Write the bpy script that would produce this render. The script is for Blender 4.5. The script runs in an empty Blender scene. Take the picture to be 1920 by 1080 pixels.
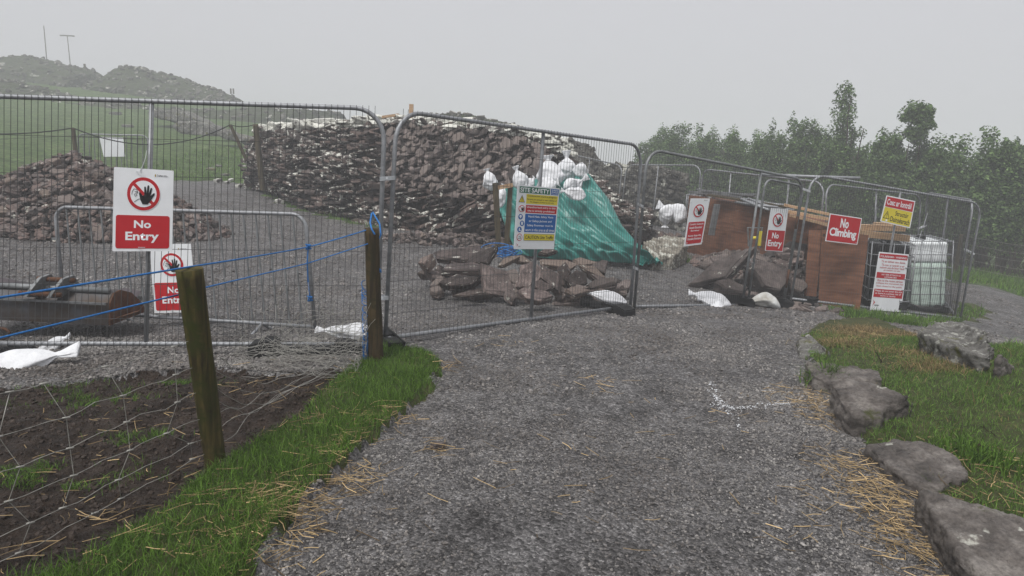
import bpy, bmesh, math, random
import numpy as np
from mathutils import Vector, Matrix, noise
random.seed(7); RNG = np.random.default_rng(7)
S = bpy.context.scene
COL = S.collection
# ---------------------------------------------------------------- camera
CAM = Vector((0, 0, 1.6)); PITCH = math.radians(10.2); ROLL = 0.050; FPX = 1280.0
cd = bpy.data.cameras.new('camera'); cam = bpy.data.objects.new('camera', cd); COL.objects.link(cam)
cd.sensor_width = 36; cd.lens = 24; cd.clip_start = 0.05; cd.clip_end = 2000
CROT = Matrix.Rotation(math.pi/2 - PITCH, 3, 'X') @ Matrix.Rotation(ROLL, 3, 'Z')
cam.matrix_world = Matrix.Translation(CAM) @ CROT.to_4x4()
S.camera = cam
# ---------------------------------------------------------------- world, sun, exposure
w = bpy.data.worlds.new("World"); S.world = w; w.use_nodes = True
nt = w.node_tree; nt.nodes.clear()
sky = nt.nodes.new('ShaderNodeTexSky'); sky.sky_type = 'NISHITA'; sky.sun_disc = False
sky.sun_elevation = math.radians(52); sky.sun_rotation = math.radians(200); sky.dust_density = 6; sky.air_density = 1.5
mixn = nt.nodes.new('ShaderNodeMix'); mixn.data_type = 'RGBA'; mixn.inputs[0].default_value = 0.86
mixn.inputs[7].default_value = (5.80, 5.80, 6.16, 1)
hs = nt.nodes.new('ShaderNodeHueSaturation'); hs.inputs['Saturation'].default_value = 0.15
bg = nt.nodes.new('ShaderNodeBackground'); bg.inputs[1].default_value = 0.056
wo = nt.nodes.new('ShaderNodeOutputWorld')
nt.links.new(sky.outputs[0], hs.inputs['Color']); nt.links.new(hs.outputs[0], mixn.inputs[6])
nt.links.new(mixn.outputs[2], bg.inputs[0]); nt.links.new(bg.outputs[0], wo.inputs[0])
sd = bpy.data.lights.new('sun', 'SUN'); sd.energy = 1.5; sd.angle = math.radians(14); sd.color = (1, .98, .95)
sun = bpy.data.objects.new('sun', sd); COL.objects.link(sun)
el, az = math.radians(60), math.radians(215)
sun.rotation_euler = Vector((math.sin(az)*math.cos(el), math.cos(az)*math.cos(el), math.sin(el))).to_track_quat('Z', 'Y').to_euler()
S.view_settings.view_transform = 'Standard'; S.view_settings.look = 'None'
S.view_settings.exposure = 1.06; S.view_settings.gamma = 1; S.view_settings.use_curve_mapping = False
S.cycles.volume_bounces = 1; S.cycles.max_bounces = 6; S.cycles.diffuse_bounces = 3
S.cycles.transparent_max_bounces = 12; S.cycles.volume_step_rate = 4
# ---------------------------------------------------------------- projection helpers (reading real positions off the site)
def ray(px, py):
    return CROT @ Vector((px - 960, -(py - 540), -FPX))
def P(px, py, Y):
    d = ray(px, py); return CAM + d * (Y / d.y)
def Pz(px, py, z):
    d = ray(px, py); return CAM + d * ((z - CAM.z) / d.z)
def proj(p):
    q = CROT.transposed() @ (Vector(p) - CAM); return (960 + FPX*q.x/-q.z, 540 - FPX*q.y/-q.z)
# ---------------------------------------------------------------- ground
CTRL = [(0,0,0),(-2,2,0),(2,2,0),(-1.5,3.4,-.06),(-2.3,3.4,-.10),(-3.5,4.4,-.15),(-.6,3.4,0),(2,3.4,0),(-1.06,5.3,-.01),(-3.1,5.6,-.12),(-4.9,5.4,-.19),(-6,6,-.2),(-4.6,6.9,-.24),(-1.9,6.6,-.14),(-5,9,-.12),(1.5,8.5,-.17),(0,6.5,0),
 (2.5,6,-.04),(4.5,11.1,-.42),(7.9,12.1,-.72),(9.4,15.5,-.6),(6.3,13.7,-.45),(-3.5,17,.02),(-.7,14.3,0),(-8.2,22,.5),(-11,24,.65),(-8.5,12,-.06),
 (-13,17,.5),(-17,14,.5),(-10,6,.2),(-30,40,2.9),(-14,35,2.0),(-25,60,4.9),(-45,80,8),(-60,60,7),(0,60,2.6),(-12,60,3.7),(-5,30,1.0),(6,27,-.35),(2,25,0),(3,45,.6),(20,60,-.5),(30,90,0),(-20,120,5),(30,140,0),(80,60,-3),
 (16,24,-1.15),(22,24,-1.4),(12,29,-.9),(8.5,34,-.6),(3.5,4.5,.10),(4.4,6.0,.05),(3.0,3.5,.06),(5,3,.15),(9,11,-.85),(13,14,-1.0),(6.3,8,-.25),(10,7,-.4),(20,10,-1),(0,-10,0),(-20,-5,.8),(20,-5,0),(-60,10,3),(-120,100,12),(60,10,-3)]
_c = np.array(CTRL, float)
def _phi(r2): return np.where(r2 > 1e-9, .5*r2*np.log(np.maximum(r2, 1e-9)), 0)
_n = len(_c); _d = ((_c[:,None,:2]-_c[None,:,:2])**2).sum(2)
_A = np.zeros((_n+3,_n+3)); _A[:_n,:_n] = _phi(_d)+np.eye(_n)*.3; _A[:_n,_n] = 1; _A[:_n,_n+1:] = _c[:,:2]; _A[_n:,:_n] = _A[:_n,_n:].T
_w = np.linalg.solve(_A, np.concatenate([_c[:,2],[0,0,0]]))
def vn(x, y, s=0.0):
    x = np.asarray(x, float); y = np.asarray(y, float)
    xi, yi = np.floor(x), np.floor(y); fx, fy = x-xi, y-yi
    h = lambda a,b: np.modf(np.abs(np.sin(a*127.1+b*311.7+s*74.7)*43758.5453))[0]
    fx = fx*fx*(3-2*fx); fy = fy*fy*(3-2*fy)
    return (h(xi,yi)*(1-fx)+h(xi+1,yi)*fx)*(1-fy)+(h(xi,yi+1)*(1-fx)+h(xi+1,yi+1)*fx)*fy
def fbm(x, y, s=0, o=4):
    r = 0; a = .5
    for i in range(o): r = r + a*(vn(x, y, s+i*3.3)-.5); x = x*2.03; y = y*2.03; a *= .5
    return r
def G(x, y):
    x = np.atleast_1d(np.asarray(x, float)); y = np.atleast_1d(np.asarray(y, float)); out = np.zeros(x.shape)
    fl = out.ravel(); xf, yf = x.ravel(), y.ravel()
    for i in range(0, len(fl), 20000):
        a, b = xf[i:i+20000], yf[i:i+20000]
        r2 = (a[:,None]-_c[None,:,0])**2+(b[:,None]-_c[None,:,1])**2
        fl[i:i+20000] = _phi(r2)@_w[:_n]+_w[_n]+_w[_n+1]*a+_w[_n+2]*b
    return fl.reshape(x.shape)
def g1(x, y): return float(G(x, y)[0])
def Gp(px, py):
    d = ray(px, py).normalized(); t = np.concatenate([np.arange(.5,30,.05), np.arange(30,300,.5)])
    X, Y, Z = d.x*t, d.y*t, CAM.z+d.z*t
    hit = np.nonzero(Z < G(X, Y))[0]
    i = hit[0] if len(hit) else len(t)-1
    return Vector((X[i], Y[i], g1(X[i], Y[i])))
def inpoly(x, y, poly):
    c = np.zeros(x.shape, bool); n = len(poly)
    for i in range(n):
        x1, y1 = poly[i][:2]; x2, y2 = poly[(i+1) % n][:2]
        if y1 == y2: continue
        c ^= ((y1 > y) != (y2 > y)) & (x < (x2-x1)*(y-y1)/(y2-y1)+x1)
    return c
def wp(pts): return [tuple(Gp(*p))[:2] for p in pts]
VERGE = wp([(430,870),(560,790),(655,700),(690,680),(735,652),(790,662),(828,690),(805,735),(745,790),(690,835),(645,880),(600,930),(545,975),(490,1075)]) + [(-.95,2.2),(-.9,1.0),(-3,.6)] + wp([(150,1078),(330,960)])
MUD = [(-9,5.2)] + wp([(0,728),(120,718),(250,702),(400,690),(560,700),(655,690),(690,680),(655,700),(560,790),(430,870),(330,960),(150,1078)]) + [(-3,.6),(-9,.5)]
BANK = wp([(1500,640),(1548,606),(1640,598),(1730,640),(1850,655),(1920,652)]) + [(7.5,7.2),(13,8),(13,1),(1.95,1.2)] + wp([(1900,1078),(1740,935),(1640,850),(1605,800),(1530,710)])
FIELD = [(-150,8),(-18,13.5)] + wp([(0,368),(330,338),(420,338),(480,352),(520,380),(560,394),(700,426)]) + [(-1.5,17.5),(1,22),(2.0,20.5)] + wp([(1165,398),(1290,398)]) + [(6,18.5),(9.5,16.6),(10.6,16.6)] + wp([(1850,534),(1920,558)]) + [(16,11),(40,6),(150,6),(150,400),(-150,400)]
TUFT = wp([(1790,600),(1800,560),(1840,570),(1850,590),(1800,604),(1600,600),(1570,590),(1640,590)])
# ---------------------------------------------------------------- mesh helpers
def tag(o, label=None, cat=None, group=None, kind=None):
    if label: o['label'] = label
    if cat: o['category'] = cat
    if group: o['group'] = group
    if kind: o['kind'] = kind
    return o
def thing(name, label, cat, loc, group=None):
    o = bpy.data.objects.new(name, None); o.location = loc; o.empty_display_size = .1; COL.objects.link(o)
    return tag(o, label, cat, group)
def rootloc(o):
    while o.parent: o = o.parent
    return Vector(o.location)
def link(name, me, mats, parent=None, loc=None, smooth=False):
    """me is in world coordinates; it is moved to the origin of its thing"""
    o = bpy.data.objects.new(name, me); COL.objects.link(o)
    for m in (mats if isinstance(mats, (list, tuple)) else [mats]): me.materials.append(m)
    if parent is not None:
        o.parent = parent; me.transform(Matrix.Translation(-rootloc(parent)))
    else:
        if loc is None:
            n = len(me.vertices); a = np.empty(n*3); me.vertices.foreach_get('co', a); a = a.reshape(-1,3)
            loc = ((a[:,0].min()+a[:,0].max())/2, (a[:,1].min()+a[:,1].max())/2, a[:,2].min())
        o.location = loc; me.transform(Matrix.Translation(-Vector(loc)))
    if smooth: me.polygons.foreach_set('use_smooth', [True]*len(me.polygons))
    return o
def npmesh(name, V, F, mi=None):
    V = np.asarray(V, np.float32); F = np.asarray(F, np.int32); k = F.shape[1]
    me = bpy.data.meshes.new(name); me.vertices.add(len(V)); me.vertices.foreach_set('co', V.ravel())
    me.loops.add(F.size); me.loops.foreach_set('vertex_index', F.ravel())
    me.polygons.add(len(F)); me.polygons.foreach_set('loop_start', np.arange(0, F.size, k, dtype=np.int32))
    if mi is not None: me.polygons.foreach_set('material_index', np.asarray(mi, np.int32))
    me.polygons.foreach_set('use_smooth', [False]*len(me.polygons)); me.update(calc_edges=True); return me
class MB:
    def __init__(s): s.v = []; s.f = []
    def tube(s, pts, r, n=8, cap=True, closed=False, flat=1.0):
        pts = [Vector(p) for p in pts]; N = len(pts); b = len(s.v); up = None
        for i, p in enumerate(pts):
            if closed: t = pts[(i+1) % N]-pts[i-1]
            else: t = pts[min(i+1,N-1)]-pts[max(i-1,0)]
            t = t.normalized() if t.length > 1e-9 else Vector((0,0,1))
            if up is None: up = Vector((0,0,1)) if abs(t.z) < .9 else Vector((1,0,0))
            x = t.cross(up).normalized(); up = x.cross(t).normalized()
            rr = r[i] if isinstance(r, (list, tuple)) else r
            for k in range(n):
                a = 2*math.pi*(k+.5)/n; s.v.append(p + x*math.cos(a)*rr + up*math.sin(a)*rr*flat)
        for i in range(N if closed else N-1):
            for k in range(n):
                j = (i+1) % N
                s.f.append((b+i*n+k, b+i*n+(k+1)%n, b+j*n+(k+1)%n, b+j*n+k))
        if cap and not closed:
            s.f.append(tuple(b+k for k in range(n))[::-1]); s.f.append(tuple(b+(N-1)*n+k for k in range(n)))
        return s
    def box(s, c, ax, ay, az):
        """c centre, ax ay az half extents as vectors"""
        c, ax, ay, az = map(Vector, (c, ax, ay, az)); b = len(s.v)
        for i in (-1,1):
            for j in (-1,1):
                for k in (-1,1): s.v.append(c+ax*i+ay*j+az*k)
        for f in ((0,1,3,2),(4,6,7,5),(0,4,5,1),(2,3,7,6),(0,2,6,4),(1,5,7,3)): s.f.append(tuple(b+q for q in f))
        return s
    def poly(s, pts, d):
        """prism: polygon pts extruded by vector d"""
        b = len(s.v); n = len(pts); d = Vector(d)
        s.v += [Vector(p) for p in pts] + [Vector(p)+d for p in pts]
        s.f.append(tuple(range(b, b+n))[::-1]); s.f.append(tuple(range(b+n, b+2*n)))
        for i in range(n): s.f.append((b+i, b+(i+1)%n, b+n+(i+1)%n, b+n+i))
        return s
    def mesh(s, name='m'):
        me = bpy.data.meshes.new(name); me.from_pydata([tuple(v) for v in s.v], [], s.f); me.update()
        bm = bmesh.new(); bm.from_mesh(me); bmesh.ops.recalc_face_normals(bm, faces=bm.faces); bm.to_mesh(me); bm.free(); return me
    def build(s, name, mat, parent=None, loc=None, smooth=False):
        return link(name, s.mesh(name), mat, parent, loc, smooth)
def evalmods(me, mods):
    o = bpy.data.objects.new('tmp', me); COL.objects.link(o)
    for t, kw in mods:
        m = o.modifiers.new('m', t)
        for k, v in kw.items(): setattr(m, k, v)
    dg = bpy.context.evaluated_depsgraph_get(); r = bpy.data.meshes.new_from_object(o.evaluated_get(dg))
    bpy.data.objects.remove(o); bpy.data.meshes.remove(me); return r
def displace(me, amp, sc, seed=0, strata=0):
    n = len(me.vertices); off = Vector((seed*3.1, seed*1.7, seed*5.3)); cos = []
    for v in me.vertices:
        p = v.co*sc+off
        d = noise.fractal(p, .9, 2.1, 4)*amp
        if strata: d += amp*strata*(abs(math.sin(v.co.z*38/ (1) + noise.noise(p*1.2)*3))-.5)*(1-abs(v.normal.z))
        cos.append(v.co+v.normal*d)
    for v, c in zip(me.vertices, cos): v.co = c
    me.update(); return me
# ---------------------------------------------------------------- materials
def newmat(name):
    m = bpy.data.materials.new(name); m.use_nodes = True; nt = m.node_tree
    b = nt.nodes['Principled BSDF']; b.inputs['Specular IOR Level'].default_value = .16; return m, nt, b
def ramp(nt, fac, stops, interp='LINEAR'):
    r = nt.nodes.new('ShaderNodeValToRGB'); r.color_ramp.interpolation = interp; e = r.color_ramp.elements
    while len(e) < len(stops): e.new(.5)
    for q, (p, c) in zip(e, stops): q.position = p; q.color = (*c, 1) if len(c) == 3 else c
    nt.links.new(fac, r.inputs[0]); return r.outputs[0]
def nz(nt, scale, detail=5, rough=.6, coord=None, dist=0.0):
    n = nt.nodes.new('ShaderNodeTexNoise'); n.inputs['Scale'].default_value = scale; n.inputs['Detail'].default_value = detail
    n.inputs['Roughness'].default_value = rough; n.inputs['Distortion'].default_value = dist
    if coord is not None: nt.links.new(coord, n.inputs['Vector'])
    return n.outputs[0]
def mixc(nt, f, a, b, mode='MIX'):
    m = nt.nodes.new('ShaderNodeMix'); m.data_type = 'RGBA'; m.blend_type = mode
    for s, v in ((0, f), (6, a), (7, b)):
        if isinstance(v, (int, float)): m.inputs[s].default_value = v
        elif isinstance(v, tuple): m.inputs[s].default_value = (*v, 1)
        else: nt.links.new(v, m.inputs[s])
    return m.outputs[2]
def mathn(nt, op, a, b=None):
    m = nt.nodes.new('ShaderNodeMath'); m.operation = op
    for s, v in ((0, a), (1, b)):
        if v is None: continue
        if isinstance(v, (int, float)): m.inputs[s].default_value = v
        else: nt.links.new(v, m.inputs[s])
    return m.outputs[0]
def worldco(nt):
    return nt.nodes.new('ShaderNodeNewGeometry').outputs['Position']
def setbump(nt, b, h, strength, dist):
    n = nt.nodes.new('ShaderNodeBump'); n.inputs['Strength'].default_value = strength; n.inputs['Distance'].default_value = dist
    nt.links.new(h, n.inputs['Height']); nt.links.new(n.outputs[0], b.inputs['Normal'])
def simple(name, col, rough=.6, metal=0, var=.15, vs=8, bump=0, bs=40, bd=.003, col2=None):
    m, nt, b = newmat(name); co = nt.nodes.new('ShaderNodeTexCoord').outputs['Object']
    c2 = col2 or tuple(x*(1-var*2) for x in col)
    nt.links.new(ramp(nt, nz(nt, vs, 6, .65, co), [(.35, c2), (.62, col)]), b.inputs['Base Color'])
    b.inputs['Roughness'].default_value = rough; b.inputs['Metallic'].default_value = metal
    if bump: setbump(nt, b, nz(nt, bs, 4, .6, co), bump, bd)
    return m
def rock(name, cols, scale=3, rough=.75, bump=.6, bs=14, bd=.02, island=.5, lichen=None, lsc=5, lthr=.6, lcol=(.52,.52,.46), island_hue=None, world=True, big=None, moss=None, moss_thr=.6, grainbump=0, lbroad=None, cont=False):
    m, nt, b = newmat(name)
    co = worldco(nt) if world else nt.nodes.new('ShaderNodeTexCoord').outputs['Object']
    n = len(cols); st = [(.3+.4*i/max(n-1,1), c) for i, c in enumerate(cols)]
    c = ramp(nt, nz(nt, scale, 7, .68, co), st)
    if island:
        gi = nt.nodes.new('ShaderNodeNewGeometry').outputs['Random Per Island']
        oi = nt.nodes.new('ShaderNodeObjectInfo').outputs['Random']
        r = mathn(nt, 'FRACT', mathn(nt, 'ADD', gi, mathn(nt, 'MULTIPLY', oi, 7.13)))
        k = ramp(nt, r, [(0, (.40,)*3), (.3, (.62,)*3), (.6, (1.1,)*3), (1, (1.75,)*3)] if cont else [(0, (1-island,)*3), (.5, (1,)*3), (1, (1+island*.75,)*3)])
        c = mixc(nt, 1.0, c, k, 'MULTIPLY')
        if island_hue:
            r2 = mathn(nt, 'FRACT', mathn(nt, 'MULTIPLY', r, 17.3))
            c = mixc(nt, ramp(nt, r2, [(.45, (0,0,0)), (.75, (.85,)*3)]), c, island_hue)
    mpg = nt.nodes.new('ShaderNodeMapping'); mpg.inputs['Scale'].default_value = (1,1,3.2); mpg.inputs['Rotation'].default_value = (.25,.2,0); nt.links.new(co, mpg.inputs['Vector'])
    c = mixc(nt, 1.0, c, ramp(nt, nz(nt, scale*7, 6, .75, mpg.outputs[0]), [(.30,(.48,)*3),(.5,(.98,)*3),(.72,(1.42,)*3)]), 'MULTIPLY')
    if big:
        c = mixc(nt, 1.0, c, ramp(nt, nz(nt, big, 4, .55, co), [(.30,(.50,.46,.43)),(.42,(.85,.82,.80)),(.55,(1.05,1.04,1.03)),(.68,(1.38,1.38,1.37))]), 'MULTIPLY')
    if lichen:
        l = ramp(nt, nz(nt, lsc, 5, .55, co), [(lthr, (0,0,0)), (lthr+.035, (1,1,1))])
        if lbroad: l = mixc(nt, 1.0, l, ramp(nt, nz(nt, lbroad, 3, .5, co), [(.43,(0,0,0)),(.53,(1,1,1))]), 'MULTIPLY')
        l2 = mixc(nt, 1.0, l, ramp(nt, nz(nt, lsc*9, 3, .6, co), [(.3, (.35,)*3), (.5, (1,)*3)]), 'MULTIPLY')
        lm = mathn(nt, 'MULTIPLY', l2, lichen); c = mixc(nt, lm, c, lcol)
    if moss:
        sep = nt.nodes.new('ShaderNodeSeparateXYZ'); nt.links.new(nt.nodes.new('ShaderNodeNewGeometry').outputs['Normal'], sep.inputs[0])
        q = ramp(nt, nz(nt, 4, 6, .7, co), [(moss_thr, (0,0,0)), (moss_thr+.08, (1,1,1))])
        c = mixc(nt, q, c, moss)
    nt.links.new(c, b.inputs['Base Color'])
    if grainbump: pass
    rr = ramp(nt, nz(nt, scale*2.3, 3, .5, co), [(.35, (rough-.25,)*3), (.65, (min(1,rough+.12),)*3)]); nt.links.new(rr, b.inputs['Roughness'])
    if bump: setbump(nt, b, nz(nt, bs, 8, .7, co), bump, bd)
    return m
M = {}
def gmat(name, stops, sc, vor=None, rough=.8, bump=.8, bd=.02, bs=40, big=None):
    m, nt, b = newmat(name); co = worldco(nt)
    c = ramp(nt, nz(nt, sc, 8, .75, co), stops)
    if vor:
        for vs, st in vor:
            v = nt.nodes.new('ShaderNodeTexVoronoi'); v.inputs['Scale'].default_value = vs; nt.links.new(co, v.inputs['Vector'])
            sp = nt.nodes.new('ShaderNodeSeparateColor'); nt.links.new(v.outputs['Color'], sp.inputs[0])
            k = ramp(nt, sp.outputs[0], [(0,(1-st,)*3),(.6,(1,)*3),(.9,(1+st*.6,)*3),(1,(1+st*1.6,)*3)]); c = mixc(nt, 1.0, c, k, 'MULTIPLY')
    if big:
        bsx, bst = big; c = mixc(nt, ramp(nt, nz(nt, bsx, 5, .6, co), [(.42,(0,0,0)),(.62,(1,)*3)]), c, bst if len(bst)==3 else bst)
    nt.links.new(c, b.inputs['Base Color']); b.inputs['Roughness'].default_value = rough
    h = nz(nt, bs, 8, .75, co)
    if vor:
        v = nt.nodes.new('ShaderNodeTexVoronoi'); v.inputs['Scale'].default_value = vor[0][0]; nt.links.new(co, v.inputs['Vector'])
        h = mathn(nt, 'ADD', h, mathn(nt, 'MULTIPLY', v.outputs['Distance'], -.9))
    setbump(nt, b, h, bump, bd); return m
M['gravel'] = gmat('gravel_ground', [(.3,(.060,.056,.055)),(.5,(.138,.132,.131)),(.72,(.245,.237,.235))], 3, [(60,.6),(140,.5)], .6, 1, .02, 60)
M['mud'] = gmat('wet_mud', [(.32,(.014,.010,.008)),(.5,(.040,.028,.021)),(.68,(.085,.063,.050))], 7, None, .42, 1, .06, 22)
M['bank'] = gmat('grass_soil', [(.3,(.022,.022,.010)),(.5,(.05,.06,.02)),(.7,(.11,.10,.05))], 6, None, .9, .8, .03, 30)
M['field'] = gmat('field_turf', [(.3,(.042,.068,.022)),(.5,(.075,.122,.036)),(.7,(.118,.150,.062))], .9, [(9,.5)], .95, 1, .08, 7)
PURP = [(.032,.027,.026),(.088,.074,.069),(.175,.150,.140)]
M['stone'] = rock('purple_slate', PURP, 4, .7, .5, 30, .008, .65, lichen=.8, lsc=6, lthr=.63, island_hue=(.155,.112,.098))
M['ruin'] = rock('ruin_stone', [(.022,.018,.017),(.058,.047,.044),(.120,.098,.090)], 4, .78, .5, 30, .008, .7, lichen=1, lsc=8, lthr=.55, lbroad=1.2, lcol=(.62,.62,.56), island_hue=(.125,.092,.080))
M['rubble'] = rock('rubble_stone', [(.040,.032,.030),(.105,.086,.080),(.200,.166,.154)], 4, .75, .5, 30, .008, .65, lichen=.8, lsc=6, lthr=.66, island_hue=(.158,.130,.116))
M['cap'] = rock('lichened_capstone', [(.07,.062,.056),(.16,.15,.14),(.28,.27,.25)], 4, .85, .8, 14, .02, .45, lichen=1, lsc=4, lthr=.42, lcol=(.66,.66,.60))
M['slab'] = rock('slab_stone', [(.022,.017,.017),(.088,.068,.063),(.20,.160,.146)], 3.5, .55, .7, 30, .012, .62, lichen=.9, lsc=5, lthr=.62, lcol=(.48,.47,.42), island_hue=(.165,.128,.105), world=False, cont=True)
M['slabgrey'] = rock('grey_slab_stone', [(.034,.030,.027),(.120,.106,.096),(.24,.22,.20)], 5.5, .5, .9, 26, .018, 0, lichen=.7, lsc=7, lthr=.67, moss=(.045,.048,.014), moss_thr=.60)
M['mossrock'] = rock('mossy_boulder_stone', [(.06,.055,.05),(.13,.125,.115),(.24,.235,.22)], 5, .8, .9, 14, .03, 0, lichen=.65, lsc=12, lthr=.58, lcol=(.42,.42,.38), moss=(.085,.085,.012), moss_thr=.56)
M['pale'] = rock('pale_lichened_rock', [(.10,.085,.065),(.22,.20,.165),(.38,.36,.31)], 4, .85, .9, 12, .03, 0, lichen=.9, lsc=6, lthr=.55, moss=(.05,.05,.02), moss_thr=.58)
M['core'] = rock('dark_joint_earth', [(.012,.010,.009),(.028,.022,.020),(.05,.04,.036)], 5, .9, 1, 9, .06, 0)
M['farruin'] = rock('distant_ruin_stone', [(.022,.024,.018),(.052,.056,.036),(.085,.088,.062)], .8, .9, 1, 2, .3, 0, lichen=.8, lsc=1.3, lthr=.66, moss=(.045,.062,.022), moss_thr=.47)
M['galv'] = simple('galvanised_steel', (.31,.32,.335), .56, .4, .16, 14, .15, 60, .001)
M['galvdull'] = simple('weathered_galvanised_steel', (.24,.25,.255), .6, .5, .2, 10, .2, 50, .001)
M['wire'] = simple('fence_wire', (.07,.07,.072), .6, .2, .1, 9)
M['rusty'] = simple('rusty_steel', (.125,.062,.036), .85, .1, .2, 9, .5, 40, .003, (.07,.035,.022))
M['rubber'] = simple('black_recycled_rubber', (.022,.022,.023), .75, 0, .2, 12, .5, 60, .004)
M['white'] = simple('white_sign_board', (.78,.80,.82), .38, 0, .06, 3)
M['red'] = simple('red_print', (.45,.018,.025), .42, 0, .05, 5)
M['blue'] = simple('blue_print', (.015,.11,.36), .42, 0, .05, 5)
M['green'] = simple('green_print', (.012,.13,.07), .42, 0, .05, 5)
M['yellow'] = simple('yellow_print', (.66,.55,.045), .42, 0, .05, 5)
M['black'] = simple('black_print', (.012,.012,.013), .45, 0, .05, 5)
M['gold'] = simple('gold_print', (.35,.25,.03), .42, 0, .05, 5)
M['rope'] = simple('blue_polypropylene_rope', (.03,.17,.46), .5, 0, .15, 60, .5, 200, .002)
M['cable'] = simple('dark_rope', (.03,.033,.035), .7)
M['bag'] = simple('white_woven_sandbag', (.72,.73,.75), .55, 0, .09, 7, .6, 16, .03)
M['bagdirty'] = simple('soiled_sandbag', (.55,.56,.55), .6, 0, .16, 5, .35, 26, .012, (.30,.28,.24))
M['tie'] = simple('white_cable_tie', (.6,.62,.64), .4)
M['tarp'] = simple('green_tarpaulin', (.034,.205,.178), .38, 0, .12, 2.0, .3, 6, .03)
for k_ in ('galv','galvdull','white','tarp','bag','wire'): M[k_].node_tree.nodes['Principled BSDF'].inputs['Specular IOR Level'].default_value = .4
M['hem'] = simple('pale_geotextile', (.48,.47,.43), .8, 0, .12, 12, .5, 30, .01)
def wood(name, a, b_, sc=(30,30,3), rough=.8, moss=None, thr=.5, bump=.6):
    m, nt, b = newmat(name); tc = nt.nodes.new('ShaderNodeTexCoord').outputs['Object']
    mp = nt.nodes.new('ShaderNodeMapping'); mp.inputs['Scale'].default_value = sc; nt.links.new(tc, mp.inputs['Vector'])
    n1 = nz(nt, 1, 6, .6, mp.outputs[0], .6)
    c = ramp(nt, n1, [(.3,a),(.7,b_)])
    if moss: c = mixc(nt, ramp(nt, nz(nt, 6, 6, .7, tc), [(thr,(0,0,0)),(thr+.15,(1,)*3)]), c, moss)
    nt.links.new(c, b.inputs['Base Color']); b.inputs['Roughness'].default_value = rough
    setbump(nt, b, n1, bump, .006); return m
M['post'] = wood('mossy_fence_post', (.010,.008,.003), (.10,.078,.022), moss=(.030,.036,.004), thr=.47)
M['post2'] = wood('brown_fence_post', (.012,.009,.005), (.075,.052,.022), moss=(.022,.021,.007), thr=.50)
M['postold'] = wood('grey_brown_old_post', (.030,.024,.014), (.105,.085,.052))
M['ply'] = wood('weathered_plywood', (.085,.034,.019), (.225,.105,.060), (2.5,2.5,22), .6, (.09,.045,.03), .55, .25)
M['timber'] = wood('fresh_sawn_timber', (.30,.185,.105), (.50,.35,.22), (4,30,30), .7, None, .5, .3)
M['bark'] = wood('dark_bark', (.022,.018,.014), (.055,.045,.035))

M['netwire'] = simple('old_netting_wire', (.36,.35,.32), .6, .2, .2, 20)
M['twig'] = simple('bramble_twig', (.045,.028,.02), .8)
def leafmat(name, a, b_, tr=.3, rough=.55):
    m, nt, b = newmat(name); gi = nt.nodes.new('ShaderNodeNewGeometry').outputs['Random Per Island']
    c = ramp(nt, gi, [(0,a),(.6,b_),(.9,tuple(min(1,x*1.35) for x in b_)),(1,tuple(min(1,x*2.1) for x in b_))])
    nt.links.new(c, b.inputs['Base Color']); b.inputs['Roughness'].default_value = rough
    t = nt.nodes.new('ShaderNodeBsdfTranslucent'); nt.links.new(c, t.inputs['Color'])
    mx = nt.nodes.new('ShaderNodeMixShader'); mx.inputs[0].default_value = tr
    nt.links.new(b.outputs[0], mx.inputs[1]); nt.links.new(t.outputs[0], mx.inputs[2])
    nt.links.new(mx.outputs[0], nt.nodes['Material Output'].inputs[0]); return m
M['straw'] = leafmat('dead_straw', (.09,.06,.03), (.36,.26,.135), .1, .7)
M['leaf'] = leafmat('hedge_leaf', (.026,.060,.018), (.105,.165,.055))
M['grass'] = leafmat('grass_blade', (.034,.072,.010), (.105,.190,.030), .35)
M['bankgrass'] = leafmat('bank_grass_blade', (.042,.085,.015), (.125,.215,.045), .35)
M['drygrass'] = leafmat('dry_grass_blade', (.09,.065,.03), (.27,.20,.10), .3)
# ================================================================ THE GROUND
def lines(segs):
    out = []
    for a, b, st in segs: out += list(np.arange(a, b, st))
    return np.array(out + [segs[-1][1]])
gx = lines([(-260,-60,12),(-60,-20,2),(-20,-7,.5),(-7,-3.2,.08),(-3.2,3.6,.032),(3.6,7,.08),(7,20,.5),(20,60,2),(60,260,12)])
gy = lines([(-30,0,3),(0,1.6,.2),(1.6,5.2,.032),(5.2,8,.07),(8,14,.15),(14,30,.5),(30,100,2),(100,260,10)])
GX, GY = np.meshgrid(gx, gy)
def micro(x, y):
    m = inpoly(x, y, MUD); v = inpoly(x, y, VERGE); b = inpoly(x, y, BANK)
    near = (np.abs(x) < 8) & (y < 15)
    z = fbm(x*2.2, y*2.2, 1)*.03 + np.where(near, fbm(x*11, y*11, 4)*.012, 0)
    mud = fbm(x*4, y*4, 9)*.10 + np.abs(fbm(x*10, y*10, 12, 3))*.11
    ed = v*.045 + b*.05
    far = np.where(y > 18, fbm(x*.25, y*.25, 5)*.5, 0)*np.clip((y-18)/15, 0, 1)
    return z + np.where(m & ~v, mud-.03, 0) + ed + far
def H(x, y):
    x = np.atleast_1d(np.asarray(x, float)); y = np.atleast_1d(np.asarray(y, float)); return G(x, y)+micro(x, y)
def h1(x, y): return float(H(x, y)[0])
GZ = H(GX, GY)
nx, ny = len(gx), len(gy)
V = np.stack([GX.ravel(), GY.ravel(), GZ.ravel()], 1)
ii, jj = np.meshgrid(np.arange(nx-1), np.arange(ny-1)); a = (jj*nx+ii).ravel()
F = np.stack([a, a+1, a+nx+1, a+nx], 1)
cx = V[F].mean(1); jx = cx[:,0]+fbm(cx[:,0]*5, cx[:,1]*5, 31)*.16; jy = cx[:,1]+fbm(cx[:,0]*5, cx[:,1]*5, 57)*.16
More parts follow.
